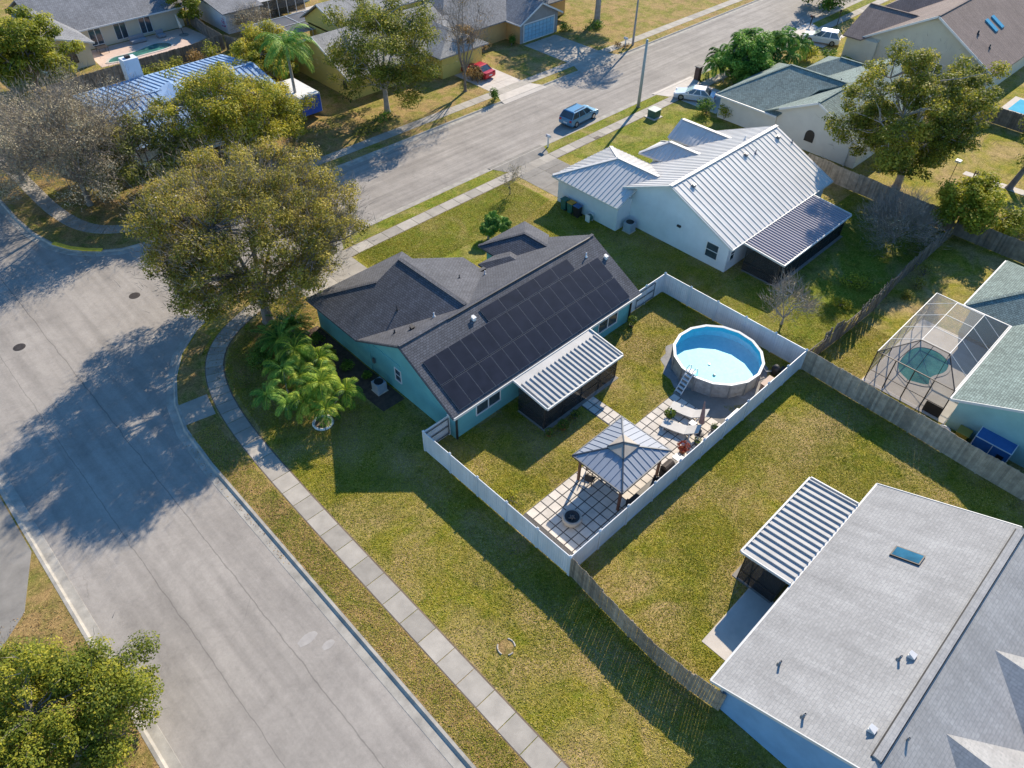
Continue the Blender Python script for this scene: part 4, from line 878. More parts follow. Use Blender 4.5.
upr=[[(ux0,uy0,zu),(ux1,uy0,zu),up],[(ux1,uy0,zu),(ux1,uy1,zu),up],[(ux1,uy1,zu),(ux0,uy1,zu),up],[(ux0,uy1,zu),(ux0,uy0,zu),up]]
GZL=M('weathered_tan_metal',(.34,.30,.25),.15,2,.6,0)
u_=MB().slab(upr,.04).build('upper_roof',GZL,t)
m=MB()
for a in ((ux0,uy0),(ux1,uy0),(ux1,uy1),(ux0,uy1)): m.bar((*a,zu+.02),(up[0],up[1],up[2]+.02),.06,.05)
m.build('hip_trim',bpy.data.materials['dark_slate_metal'],u_)
for x in (22.72,26.45):
    for y in (13.7,16.85):
        MB().box(x-.07,x+.07,y-.07,y+.07,.03,2.33).build('post',PW,t); 
m=MB()
for y in (13.7,16.85): m.box(22.7,26.47,y-.05,y+.05,2.12,2.30)
for x in (22.72,26.45): m.box(x-.045,x+.045,13.7,16.85,2.12,2.30)
m.build('beam',PW,t)
# under the gazebo: table and chairs
def chair(label,mat=None):
    c=local('patio_chair',label,'chair','patio chairs under the gazebo'); mt=mat or IRON
    MB().box(-.25,.25,-.25,.25,.42,.46).build('seat',mt,c); MB().box(-.25,-.21,-.25,.25,.46,.95).build('backrest',mt,c)
    for x in (-.22,.22):
        for y in (-.22,.22): MB().box(x-.02,x+.02,y-.02,y+.02,0,.42).build('leg',mt,c)
    m=MB(); 
    for y in (-.27,.27): m.box(-.23,.2,y-.02,y+.02,.62,.66); m.box(.17,.2,y-.02,y+.02,.42,.62)
    m.build('armrest',mt,c); return c
ch=chair('black metal patio chair nearest the fire pit under the gazebo'); place(ch,23.0,16.2,.03,.3)
place(copytree(ch),23.7,16.75,.03,-1.1,label='black metal patio chair by the gazebo post nearest the lawn')
t=thing('patio_table','dark slatted patio table in the shade under the gazebo','table',(24.2,15.4,.03))
m=MB()
for k_ in range(7): m.box(23.55,24.85,15.0+k_*.13,15.1+k_*.13,.72,.76)
m.build('tabletop',BTRIM,t)
for x in (23.65,24.75):
    for y in (15.05,15.8): MB().box(x-.03,x+.03,y-.03,y+.03,.03,.72).build('leg',BTRIM,t)
# outdoor counters along the fence under gazebo
t=thing('outdoor_sofa','black wicker sofa along the white fence beside the gazebo','sofa',(24.6,13.25,0))
m=MB(); m.box(23.4,25.9,12.95,13.6,.05,.42); m.build('seat',BLACK,t,mod=.03); m=MB(); m.box(23.4,25.9,12.86,13.05,.42,.85); m.build('backrest',BLACK,t,mod=.03)
for x in (23.3,25.9): MB().box(x,x+.14,12.9,13.6,.05,.62).build('armrest',BLACK,t,mod=.02)
t=thing('grill_cart','black gas grill with lid closed by the far gazebo post','grill',(26.9,13.35,0))
m=MB(); m.box(26.5,27.3,13.1,13.6,.1,.85); m.build('cabinet',BLACK,t); 
m=MB(); m.tube([(26.5,13.35,.95),(27.3,13.35,.95)],.26,12); m.build('lid',IRON,t); m=MB(); m.box(27.3,27.65,13.15,13.55,.83,.87); m.build('side_shelf',BTRIM,t)
# fire pit
t=thing('fire_pit','round stone fire pit with black bowl on the pavers','fire pit',(20.15,15.05,.03))
STONE=M('cast_stone',(.42,.37,.31),.15,3,.9,fine=20)
MB().lathe((20.15,15.05,.03),[(.30,0),(.52,.06),(.60,.25),(.56,.44),(.42,.46),(.40,.36)],28).build('stone_bowl',STONE,t,True)
MB().lathe((20.15,15.05,.03),[(.44,.47),(.42,.48),(.38,.42),(.2,.33),(0,.32)],28).build('fire_bowl',BLACK,t,True)
m=MB()
for k_ in range(5): a=k_*1.257; m.tube([(20.15+.2*math.cos(a),15.05+.2*math.sin(a),.38),(20.15+.1*math.cos(a+2),15.05+.1*math.sin(a+2),.46)],.035,6)
m.build('firewood',BARK,t)
# loungers
def lounger(label):
    c=local('sun_lounger',label,'sun lounger','white sun loungers between gazebo and pool'); WC=bpy.data.materials.get('outdoor_cushion') or M('outdoor_cushion',(.56,.53,.48),.08,2,.9)
    m=MB(); pts=[(-1.0,.30),(-.2,.25),(.25,.27),(.95,.72)]
    for (a,za_),(b,zb_) in zip(pts,pts[1:]): m.mesh([(a,-.33,za_),(b,-.33,zb_),(b,.33,zb_),(a,.33,za_),(a,-.33,za_-.06),(b,-.33,zb_-.06),(b,.33,zb_-.06),(a,.33,za_-.06)],[(0,1,2,3),(7,6,5,4),(0,4,5,1),(3,2,6,7)])
    m.mesh([(-1.0,-.33,.30),(-1.0,.33,.30),(-1.0,.33,.24),(-1.0,-.33,.24)],[(0,1,2,3)]); m.build('cushion',WC,c)
    for x in (-.85,.55):
        for y in (-.28,.28): MB().box(x-.03,x+.03,y-.03,y+.03,0,.26).build('leg',WHITEV,c)
    return c
l1=lounger('white sun lounger nearest the round pool'); place(l1,32.1,15.4,.03,math.atan2(-.9,.25),1.25)
place(copytree(l1),30.5,14.9,.03,math.atan2(-1,.35),1.25,label='white sun lounger nearest the gazebo')
# umbrella closed & small tables, side cabinets
t=thing('patio_umbrella','folded brown patio umbrella leaning between the loungers and the fence','umbrella',(31.3,13.9,.03))
MB().lathe((31.3,13.9,.03),[(.28,0),(.28,.06),(.06,.1),(.03,.12)],16).build('base',BLACK,t); MB().tube([(31.3,13.9,.1),(31.75,14.35,2.25)],.025,6).build('pole',BLACK,t)
MB().tube([(31.45,14.05,.85),(31.5,14.1,1.1),(31.62,14.22,1.7),(31.76,14.36,2.35)],[.20,.17,.12,.03],9).build('canopy',M('brown_fabric',(.30,.17,.14),.2,4,.9),t)
TERRA=M('terracotta',(.38,.15,.07),.15,3,.9)
GLZ=M('grey_glazed_pot',(.10,.10,.11),.2,4,.4)
LF_G=leafmat('bright_leaf',[(0,(.03,.07,.012)),(.5,(.09,.16,.02)),(1,(.20,.24,.035))])
LF_R=leafmat('red_leaf',[(0,(.10,.05,.02)),(.5,(.30,.03,.03)),(1,(.32,.12,.05))])
LF_PK=leafmat('pink_blossom',[(0,(.08,.09,.03)),(.4,(.45,.05,.22)),(1,(.60,.12,.35))])
def potted(name,label,x,y,r_,h,potm,leafm,pr,ph,n=220,ls=.05,z=.03):
    t=thing(name,label,'potted plant',(x,y,z),'potted plants round the teal house back yard')
    MB().lathe((x,y,z),[(pr*.65,0),(pr*.75,0),(pr,ph),(pr*1.1,ph),(pr*1.1,ph*.92)],16).build('pot',potm,t,True)
    C=rng.normal(size=(n,3)); C/=np.linalg.norm(C,axis=1,keepdims=True); C*=rng.uniform(.5,1,(n,1))**.5; C=C*[r_,r_,h/2]+[x,y,z+ph+h*.42]
    cards('foliage',leafm,t,C,rng.normal(size=(n,3))+[0,0,.6],rng.uniform(.6,1.3,n)*ls,.45,rng.random(n)); return t
potted('potted_plant','yellow green potted palm beside the first lounger',30.9,16.1,.38,.6,GLZ,LF_G,.2,.3,260,.09)
potted('potted_plant','red flowering potted plant beside the far gazebo post',29.2,13.75,.45,.6,TERRA,LF_R,.25,.3,320,.07)
potted('potted_plant','leafy pot in front of the folded umbrella',30.4,13.5,.26,.4,GLZ,LF_G,.18,.25,140,.05)
potted('potted_plant','low dark planter by the fence behind the loungers',32.2,13.4,.28,.35,GLZ,LF_G,.26,.3,120,.05)
potted('potted_plant','small green pot by the west end of the screened patio',24.0,20.6,.3,.45,TERRA,LF_G,.16,.22,200,.06)
potted('potted_plant','round yellow green pot plant in front of the patio cover',25.1,20.35,.4,.55,TERRA,LF_G,.18,.22,300,.07)
potted('potted_plant','spiky green pot plant at the patio cover middle',26.4,20.5,.32,.5,GLZ,LF_G,.18,.22,200,.07)
potted('potted_plant','grassy pot plant by the far back corner of the teal house',36.5,23.9,.35,.9,GLZ,LF_G,.2,.25,260,.09)
def smalltable(label,x,y,w_=.5,h=.45,mat=WHITEP,group='small patio tables'):
    t=thing('side_table',label,'table',(x,y,.03),group); MB().box(x-w_/2,x+w_/2,y-w_/2,y+w_/2,h-.01,h+.03).build('tabletop',mat,t)
    for a in (-1,1):
        for b in (-1,1): MB().box(x+a*w_*.42-.02,x+a*w_*.42+.02,y+b*w_*.42-.02,y+b*w_*.42+.02,.03,h-.01).build('leg',mat,t)
smalltable('small white square side table between the two loungers',31.4,14.6,.42,.42); smalltable('grey low side table behind the red flowering pot',28.3,13.5,.55,.45,SOLFR)
t=thing('storage_bench','white storage bench along the fence near the pool','bench',(34.0,13.1,0))
MB().box(33.2,34.7,12.95,13.35,.05,.45).build('seat',WHITEP,t,mod=.02); MB().box(33.2,34.7,12.88,12.94,.05,.8).build('backrest',WHITEP,t)
t=thing('pool_pump','black pool pump and filter tank beside the round pool','pool pump',(39.9,13.5,0))
MB().lathe((39.9,13.6,0),[(.0,0),(.25,0),(.28,.2),(.28,.6),(.18,.78),(0,.82)],18).build('filter_tank',BLACK,t,True); MB().tube([(40.2,13.3,.2),(40.75,13.4,.2)],.14,10).build('motor',BLACK,t); MB().tube([(39.9,13.6,.3),(39.4,14.0,.3),(39.3,14.3,.6)],.03,6).build('hose',WHITEP,t)
t=thing('deck_box','tan deck box between the pool and the fence','deck box',(38.4,13.2,0)); MB().box(37.8,38.9,13.0,13.5,.0,.5).build('body',M('tan_plastic',(.42,.27,.2),.1,2,.6),t,mod=.02); MB().box(37.75,38.95,12.97,13.53,.5,.57).build('lid',M('brown_plastic',(.3,.2,.16),.1,2,.6),t)
# round stone at pool edge, stepping things
# AC units
def ac(label,x,y,s=.42,h=.85):
    t=thing('air_conditioner',label,'air conditioner',(x,y,0),'outdoor air conditioners')
    MB().box(x-s,x+s,y-s,y+s,0,.06).build('pad',CONC_L,t); MB().box(x-s*.9,x+s*.9,y-s*.9,y+s*.9,.06,h).build('cabinet',M('grey_blue_enamel',(.27,.33,.40),.1,4,.5),t,mod=.03)
    MB().lathe((x,y,h),[(s*.78,.0),(s*.78,.03),(s*.7,.035),(s*.68,.012),(0,.012)],20).build('fan_grille',BLACK,t)
    return t
ac('grey air conditioner beside the teal west wall',18.55,31.5); ac('grey air conditioner beside the white house side wall',46.7,32.5,.45,.9)
# wheelie bins by the white garage
def bin_(label,body,lid,x,y,rz=0):
    t=local('wheelie_bin',label,'bin','wheelie bins beside the white garage wall')
    m=MB(); m.mesh([(-.25,-.25,0),(.25,-.25,0),(.25,.25,0),(-.25,.25,0),(-.31,-.3,1.0),(.31,-.3,1.0),(.31,.3,1.0),(-.31,.3,1.0)],[(0,3,2,1),(4,5,6,7),(0,1,5,4),(1,2,6,5),(2,3,7,6),(3,0,4,7)]); m.build('body',body,t)
    m=MB().box(-.33,.33,-.34,.34,1.0,1.07); m.build('lid',lid,t,mod=.02)
    for s in (-.27,.27): MB().tube([(s-.02,-.27,.1),(s+.02,-.27,.1)],.1,10).build('wheel',TYRE,t)
    place(t,x,y,0,rz); return t
GRB=M('green_bin_plastic',(.03,.13,.10),.1,3,.6); YLB=M('orange_lid',(.55,.28,.03),.1,3,.6)
bin_('green wheelie bin with green lid nearest the street',GRB,GRB,45.2,38.9); bin_('green wheelie bin with orange lid',GRB,YLB,45.2,38.1); bin_('dark wheelie bin with blue lid',BLACK,M('blue_lid',(.05,.12,.25),.1,3,.6),45.15,37.3)
t=thing('hose_reel','coiled garden hose reel by the white garage wall','hose reel',(45.3,36,0)); MB().tube([(45.1,36,.35),(45.5,36,.35)],.3,16).build('hose',M('green_hose',(.03,.10,.09),.1,5,.5),t); MB().box(45.05,45.1,35.75,36.25,0,.7).build('stand',WHITEP,t); MB().box(45.5,45.55,35.75,36.25,0,.7).build('stand',WHITEP,t)

# rings on the lawns
def ring(name,label,cat,x,y,r_,mat=None,n=10,gapk=()):
    t=thing(name,label,cat,(x,y,0)); m=MB()
    for k in range(n):
        if k in gapk: continue
        a,b=2*math.pi*k/n,2*math.pi*(k+.9)/n
        pts=[(x+r_*math.cos(a+(b-a)*j/3),y+r_*math.sin(a+(b-a)*j/3),.025 if mat is STONE else .06) for j in range(4)]; m.tube(pts,.045 if mat is STONE else .09,6)
    m.build('edging_stone',mat or WHITEP,t)
    MB().lathe((x,y,0),[(0,.03),(r_*.9,.02),(r_,.005)],20).build('mulch',G_LEAFY if mat is STONE else SOIL,t); return t
ring('tree_ring','broken ring of pale stones round a bare patch on the side lawn','tree ring',12.05,12.15,.45,STONE,9,(1,2,5,7))
ring('palm_ring','white edging ring at the foot of the areca palm clump','tree ring',14.0,31.6,.62,WHITEP,10)

# ================================================================== STREET FURNITURE, VEHICLES
t=thing('utility_pole','slender grey street pole on the verge near the parked blue suv','pole',(67.4,48.0,0))
MB().tube([(67.4,48.1,0),(67.4,48.1,7.4)],[.19,.13],12).build('shaft',M('grey_green_pole',(.33,.36,.34),.1,2,.6),t,True); MB().lathe((67.4,48.1,0),[(.24,0),(.24,.08),(.16,.1)],14).build('base',CONC_D,t)
t=thing('transformer_box','dark green ground transformer box on a concrete pad','transformer box',(66.6,45.3,0))
MB().box(65.9,67.4,44.6,46.1,0,.08).build('pad',CONC_L,t); MB().box(66.1,67.2,44.8,45.8,.08,.85).build('cabinet',M('transformer_green',(.03,.11,.08),.1,2,.5),t,mod=.03); MB().box(66.05,67.25,44.75,45.85,.85,.93).build('lid',M('faded_green',(.16,.27,.23),.1,2,.5),t)
def mailbox(label,x,y,pm,bm_,rz=0):
    t=local('mailbox',label,'mailbox','kerbside mailboxes'); MB().box(-.06,.06,-.06,.06,0,1.1).build('post',pm,t)
    m=MB(); m.xsec([(-.13,1.1),(.13,1.1),(.13,1.25),(.09,1.34),(0,1.38),(-.09,1.34),(-.13,1.25)],-.28,.28,'x'); m.build('box',bm_,t); MB().box(.1,.13,.135,.15,1.2,1.4).build('flag',REDC,t)
    place(t,x,y,0,rz); return t
mailbox('white mailbox on the verge beside the blue suv',52.8,48.35,WHITEP,WHITEP,math.pi/2); mailbox('dark mailbox on the verge in front of the cream brown roof house',106.4,48.5,BLACK,BLACK,math.pi/2); mailbox('white mailbox below the tall palm across the street',80.3,60.7,WHITEP,WHITEP,math.pi/2)
t=thing('brick_mailbox','square brown brick mailbox pillar at the green roof house driveway','mailbox',(79.0,48.2,0)); MB().box(78.6,79.2,47.9,48.5,0,1.5).build('pillar',M('brown_brick',(.12,.07,.05),.3,4,.9),t); MB().box(78.52,79.28,47.82,48.58,1.5,1.6).build('cap',CONC_D,t)
t=thing('yard_lamp','thin black lamp post on the lawn of the brown roof house','lamp post',(108.7,45.7,0)); MB().tube([(108.7,45.7,0),(108.7,45.7,1.9)],.05,8).build('post',BLACK,t); MB().lathe((108.7,45.7,1.9),[(.05,0),(.14,.1),(.16,.3),(.02,.42)],10).build('lantern',IRON,t)
MB_=MB().box(57.8,58.6,46.1,46.5,.02,.04); tag(MB_.build('utility_cover',IRON),'small dark utility cover set in the sidewalk beside the suv','utility cover')

def car(name,label,cat,paint,L=4.6,Wd=1.85,suv=True,glass=GLASS,group=None,rack=False):
    t=local(name,label,cat,group)
    h=1.68 if suv else 1.45; bh=1.02 if suv else .92
    hl=L/2
    if suv: bod=[(-hl,.42),(-hl,.80),(-hl+.06,bh),(hl-1.25,bh),(hl-.25,bh-.16),(hl-.02,.72),(hl,.42),(hl-.1,.25),(-hl+.1,.25)]
    else: bod=[(-hl,.42),(-hl,.78),(-hl+.08,bh),(-hl+.8,bh+.02),(hl-1.35,bh),(hl-.2,bh-.22),(hl,.62),(hl,.4),(hl-.1,.22),(-hl+.1,.22)]
    bm=bmesh.new(); W=Wd/2
    rings=[]
    for yy,ins in ((-W,.05),(-W*.93,0),(0,0),(W*.93,0),(W,.05)):
        rings.append([bm.verts.new((x*(1-ins*.25),yy*(1 if z>.3 else .96)*(1-.05*(z>bh-.05)),z-(ins*.8 if z>bh-.1 else 0))) for x,z in bod])
    n=len(bod)
    for a,b in zip(rings,rings[1:]):
        for i in range(n): bm.faces.new((a[i],a[(i+1)%n],b[(i+1)%n],b[i]))
    bm.faces.new(rings[0][::-1]); bm.faces.new(rings[-1]); bmesh.ops.recalc_face_normals(bm,faces=bm.faces)
    me=bpy.data.meshes.new('body'); bm.to_mesh(me); bm.free(); me.materials.append(paint); ob=bpy.data.objects.new('body',me); col.objects.link(ob); ob.parent=t
    md=ob.modifiers.new('b','BEVEL'); md.width=.05; md.segments=3
    # greenhouse
    if suv: g0,g1,r0_,r1_=-hl+.08,hl-1.15,-hl+.55,hl-2.05
    else: g0,g1,r0_,r1_=-hl+.55,hl-1.25,-hl+1.25,hl-2.1
    wb,wt_=W*.93,W*.74
    gz=bh-.03
    vs=[(g0,-wb,gz),(g1,-wb,gz),(g1,wb,gz),(g0,wb,gz),(r0_,-wt_,h-.05),(r1_,-wt_,h-.05),(r1_,wt_,h-.05),(r0_,wt_,h-.05)]
    MB().mesh(vs,[(0,3,2,1),(4,5,6,7),(0,1,5,4),(1,2,6,5),(2,3,7,6),(3,0,4,7)]).build('windows',glass,t)
    rf=MB().mesh([(r0_-.05,-wt_-.03,h-.07),(r1_+.06,-wt_-.03,h-.07),(r1_+.06,wt_+.03,h-.07),(r0_-.05,wt_+.03,h-.07),(r0_+.05,-wt_+.1,h),(r1_-.1,-wt_+.1,h),(r1_-.1,wt_-.1,h),(r0_+.05,wt_-.1,h)],[(0,3,2,1),(4,5,6,7),(0,1,5,4),(1,2,6,5),(2,3,7,6),(3,0,4,7)])
    for s in (-1,1):
        for f_ in (0.0,.36,.68,1.0):
            xb=g0+(g1-g0)*f_; xt=r0_+(r1_-r0_)*f_; rf.bar((xb,s*(wb+.005),gz),(xt,s*(wt_+.01),h-.06),.09,.04,up=(0,s,0))
    rf.build('roof',paint,t)
    if rack:
        for s in (-1,1): MB().bar((r0_+.2,s*wt_*.8,h+.06),(r1_-.2,s*wt_*.8,h+.06),.04,.05).build('roof_rail',BLACK,t)
    for x in (-hl+.85,hl-.9):
        for s in (-1,1):
            wh=MB().tube([(x,s*(W-.2),.34),(x,s*(W+.012),.34)],.34,20).build('wheel',TYRE,t); MB().tube([(x,s*(W-.0),.34),(x,s*(W+.022),.34)],.21,12).build('rim',CHROME,wh)
    for s in (-1,1):
        MB().box(hl-.12,hl+.01,s*W*.68-.16,s*W*.68+.16,.62,.76).build('headlight',WHITEP,t); MB().box(-hl-.012,-hl+.08,s*W*.74-.13,s*W*.74+.13,.72,.95).build('tail_light',REDC,t)
        MB().box(hl-1.75,hl-1.6,s*(W+.08)-.08,s*(W+.08)+.08,bh-.02,bh+.12).build('wing_mirror',paint,t)
    MB().box(-hl-.015,-hl+.02,-.26,.26,.5,.64).build('number_plate',WHITEP,t)
    return t
def paint(name,c): 
    m=M(name,c,.04,1,.28,.25); return m
SUVB=paint('blue_grey_paint',(.10,.26,.42)); SILV=paint('silver_paint',(.62,.65,.70)); WHT=paint('white_car_paint',(.72,.74,.76)); 
place(car('parked_suv','blue grey suv parked at the kerb by the verge','car',SUVB,4.75,1.9,True,rack=True),60.0,50.55,-.12,math.atan2(.06,1))
place(car('parked_sedan','silver white sedan parked on the green roof house driveway','car',SILV,4.7,1.8,False),73.9,45.0,.0,math.radians(115))
place(car('parked_suv','white suv parked on the brown roof house driveway','car',WHT,4.7,1.9,True),101.6,44.2,.02,math.radians(110))
place(car('parked_car','red car parked on the driveway behind orange shrubs','car',paint('red_car_paint',(.48,.02,.03)),4.4,1.8,False),60.0,67.2,.0,math.radians(95))
# box trailer
t=thing('box_trailer','white cargo trailer with bright blue rear door beside the palm','trailer',(38.7,73,0))
MB().box(37.4,39.9,70.3,75.6,.55,2.6).build('body',WHITEP,t,mod=.04); MB().box(37.5,39.8,70.22,70.31,.6,2.45).build('rear_door',M('bright_blue_paint',(.03,.10,.50),.05,2,.4),t)
MB().box(37.36,37.40,71.0,74.8,1.3,2.0).build('side_stripe',REDC,t)
for y in (72.4,73.3):
    for s in (37.5,39.8): 
        wh=MB().tube([(s-.12,y,.34),(s+.12,y,.34)],.34,16).build('wheel',TYRE,t)
MB().box(38.55,38.75,75.6,77,.5,.6).build('tow_bar',IRON,t)

# ================================================================== VEGETATION
OAK=leafmat('oak_leaf',[(0,(0.057,0.081,0.017)),(.35,(0.149,0.172,0.029)),(.65,(0.287,0.276,0.040)),(.88,(0.437,0.368,0.063)),(1,(0.483,0.425,0.230))])
OAKB=leafmat('thin_oak_leaf',[(0,(.07,.075,.018)),(.3,(.21,.20,.032)),(.6,(.42,.35,.045)),(.85,(.54,.42,.09)),(1,(.57,.51,.40))])
GOLD=leafmat('golden_green_leaf',[(0,(.04,.07,.01)),(.4,(.16,.20,.02)),(.75,(.38,.36,.03)),(1,(.55,.46,.07))])
YELL=leafmat('yellowing_leaf',[(0,(0.086,0.114,0.014)),(.4,(0.286,0.300,0.029)),(.75,(0.601,0.501,0.043)),(1,(0.786,0.572,0.086))])
DEEP=leafmat('deep_green_leaf',[(0,(0.026,0.065,0.013)),(.5,(0.091,0.195,0.026)),(1,(0.260,0.377,0.052))])
LUSH=leafmat('lush_leaf',[(0,(0.057,0.092,0.011)),(.5,(0.265,0.293,0.023)),(1,(0.575,0.517,0.063))])
EUC=leafmat('olive_leaf',[(0,(.045,.07,.012)),(.4,(.16,.19,.025)),(.75,(.36,.34,.04)),(1,(.55,.42,.08))])
GREYT=leafmat('grey_twig_leaf',[(0,(.16,.13,.085)),(.5,(.42,.355,.22)),(1,(.60,.52,.34))],.2)
PALM=leafmat('palm_leaf',[(0,(0.030,0.090,0.018)),(.5,(0.135,0.300,0.038)),(1,(0.390,0.540,0.090))],.3)
PALMY=leafmat('yellow_palm_leaf',[(0,(.03,.08,.01)),(.35,(.12,.24,.02)),(.7,(.34,.44,.04)),(1,(.68,.66,.10))],.3)
ORNG=leafmat('orange_leaf',[(0,(.10,.07,.02)),(.5,(.32,.20,.06)),(1,(.45,.30,.14))])
def tree(name,label,x,y,zc,rx,rz,mat,bark=BARK,trunk=.3,fork=None,nclump=90,per=420,ls=.085,cr=.20,twigs=0,group=None,shift=(0,0),cat='tree',tlo=0,thi=1,seed=0,lean=(0,0),low=-.75,limbs=7,hollow=.45,lob=1.0):
    rg=np.random.default_rng(seed+int(abs(x*13+y*7)*10)); t=thing(name,label,cat,(x,y,0),group)
    fork=fork if fork is not None else max(.6,(zc-rz)*.8)
    cxx,cyy=x+shift[0],y+shift[1]
    # clump centres spread over shell of ellipsoid
    D=rg.normal(size=(nclump*3,3)); D/=np.linalg.norm(D,axis=1,keepdims=True); D=D[D[:,2]>low][:nclump]
    rad=(rg.uniform(hollow**3,1,(len(D),1)))**(1/3)*(1+np.clip(rg.normal(0,.08,(len(D),1)),-.2,.12))
    az=np.arctan2(D[:,1],D[:,0])[:,None]; ph=rg.uniform(0,6.28,3); rad=rad*(1+lob*.13*np.sin(3*az+ph[0]+2*D[:,2:3])+lob*.09*np.sin(5*az+ph[1]-3*D[:,2:3]))
    C=D*rad*[rx,rx,rz]+[cxx,cyy,zc]
    # trunk and limbs
    tb=MB(); fk=Vector((x+lean[0],y+lean[1],fork)); tb.tube([(x,y,-.1),(x+lean[0]*.1,y+lean[1]*.1,.25),((x+fk.x)/2,(y+fk.y)/2,fork*.55),tuple(fk)],[trunk*1.5,trunk*1.1,trunk*.92,trunk*.85],10)
    nodes=[]
    for k in range(limbs):
        a=2*math.pi*k/limbs+rg.uniform(-.3,.3); rr=rx*rg.uniform(.45,.7); e=Vector((cxx+rr*math.cos(a),cyy+rr*math.sin(a),zc+rz*rg.uniform(-.25,.45)))
        if k==0: e=Vector((cxx,cyy,zc+rz*.5))
        m1=fk.lerp(e,.5)+Vector((rg.normal(0,.25),rg.normal(0,.25),rg.uniform(0,.5))); pts=[fk,fk.lerp(m1,.5)+Vector((rg.normal(0,.1),rg.normal(0,.1),.05)),m1,m1.lerp(e,.5)+Vector((rg.normal(0,.15),rg.normal(0,.15),0)),e]
        tb.tube(pts,[trunk*.55,trunk*.42,trunk*.32,trunk*.22,trunk*.12],6); nodes+=pts[1:]
    nd=np.array([tuple(n_) for n_ in nodes])
    for c in C:
        dd=np.linalg.norm(nd-c,axis=1)+np.maximum(0,nd[:,2]-c[2]); j=int(dd.argmin()); a=Vector(nd[j]); b=Vector(c); mid=a.lerp(b,.5)+Vector(rg.normal(0,.15,3))
        tb.tube([a,mid,b],[trunk*.14+.012,trunk*.08+.01,.012],4,False)
    tb.build('trunk',bark,t)
    n=per*len(C); crr=rx*cr*rg.uniform(.55,1.5,len(C)); wts=crr**2*rg.uniform(.5,1.3,len(C)); idx=np.sort(rg.choice(len(C),n,p=wts/wts.sum()))
    o=rg.normal(size=(n,3)); o/=np.linalg.norm(o,axis=1,keepdims=True); o*=rg.uniform(0,1,(n,1))**.45*crr[idx][:,None]*[1,1,.72]
    P=C[idx]+o
    ct=rg.uniform(-.22,.22,len(C)); tint=np.clip(.48+ct[idx]+rg.normal(0,.17,n),0,1)*(thi-tlo)+tlo
    nn=o/np.maximum(crr[idx][:,None],.01)+rg.normal(0,.5,(n,3))+[.25,.1,.75]
    cards('crown',mat,t,P,nn,rg.uniform(.45,1.6,n)*ls,.6,tint)
    if twigs:
        idx=rg.integers(0,len(C),twigs); p0=C[idx]+rg.normal(0,1,(twigs,3))*rx*cr*.8
        v=rg.normal(size=(twigs,3))*.5+(p0-np.array([x,y,fork]))/np.linalg.norm(p0-np.array([x,y,fork]),axis=1,keepdims=True)+[0,0,.2]; v/=np.linalg.norm(v,axis=1,keepdims=True)
        ln=rg.uniform(.25,.8,twigs)[:,None]; side=np.cross(v,rg.normal(size=(twigs,3))); side/=np.linalg.norm(side,axis=1,keepdims=True); sw=rg.uniform(.008,.02,twigs)[:,None]
        Q=np.stack([p0-side*sw,p0+side*sw,p0+v*ln],1)-np.array([x,y,0]); me=bpy.data.meshes.new('twigs'); me.vertices.add(3*twigs); me.vertices.foreach_set('co',Q.reshape(-1).astype(np.float32)); me.loops.add(3*twigs); me.loops.foreach_set('vertex_index',np.arange(3*twigs,dtype=np.int32)); me.polygons.add(twigs); me.polygons.foreach_set('loop_start',np.arange(0,3*twigs,3,dtype=np.int32)); me.update(calc_edges=True); me.materials.append(TWIG)
        ob=bpy.data.objects.new('twigs',me); col.objects.link(ob); ob.parent=t
    return t
TWIG=M('twig_bark',(.27,.23,.19),.25,3,.95)
def shrub(name,label,x,y,h,r_,mat,n=700,ls=.07,group=None,cat='shrub',z=0,tlo=0,thi=1):
    rg=np.random.default_rng(int(abs(x*17+y*5)*10)); t=thing(name,label,cat,(x,y,z),group)
    k=max(5,int(n/90)); D=rg.normal(size=(k,3)); D[:,2]=abs(D[:,2]); D/=np.linalg.norm(D,axis=1,keepdims=True); C=D*rg.uniform(.3,.75,(k,1))*[r_,r_,h*.62]+[x,y,z+h*.30]
    m=MB()
    for c in C: m.tube([(x,y,z),((x+c[0])/2+.05,(y+c[1])/2,(z+c[2])/2),tuple(c)],[.04,.025,.01],4,False)
    m.build('stems',BARK,t)
    idx=rg.integers(0,k,n); o=rg.normal(size=(n,3)); o/=np.linalg.norm(o,axis=1,keepdims=True); o*=(rg.uniform(0,1,(n,1))**.4)*[r_*.45,r_*.45,h*.34]; P=C[idx]+o; P[:,2]=np.maximum(P[:,2],z+.03)
    ct=rg.uniform(-.2,.2,k); cards('foliage',mat,t,P,o/r_+rg.normal(0,.5,(n,3))+[0,0,.5],rg.uniform(.6,1.4,n)*ls,.6,np.clip(.5+ct[idx]+rg.normal(0,.18,n),0,1)*(thi-tlo)+tlo); return t
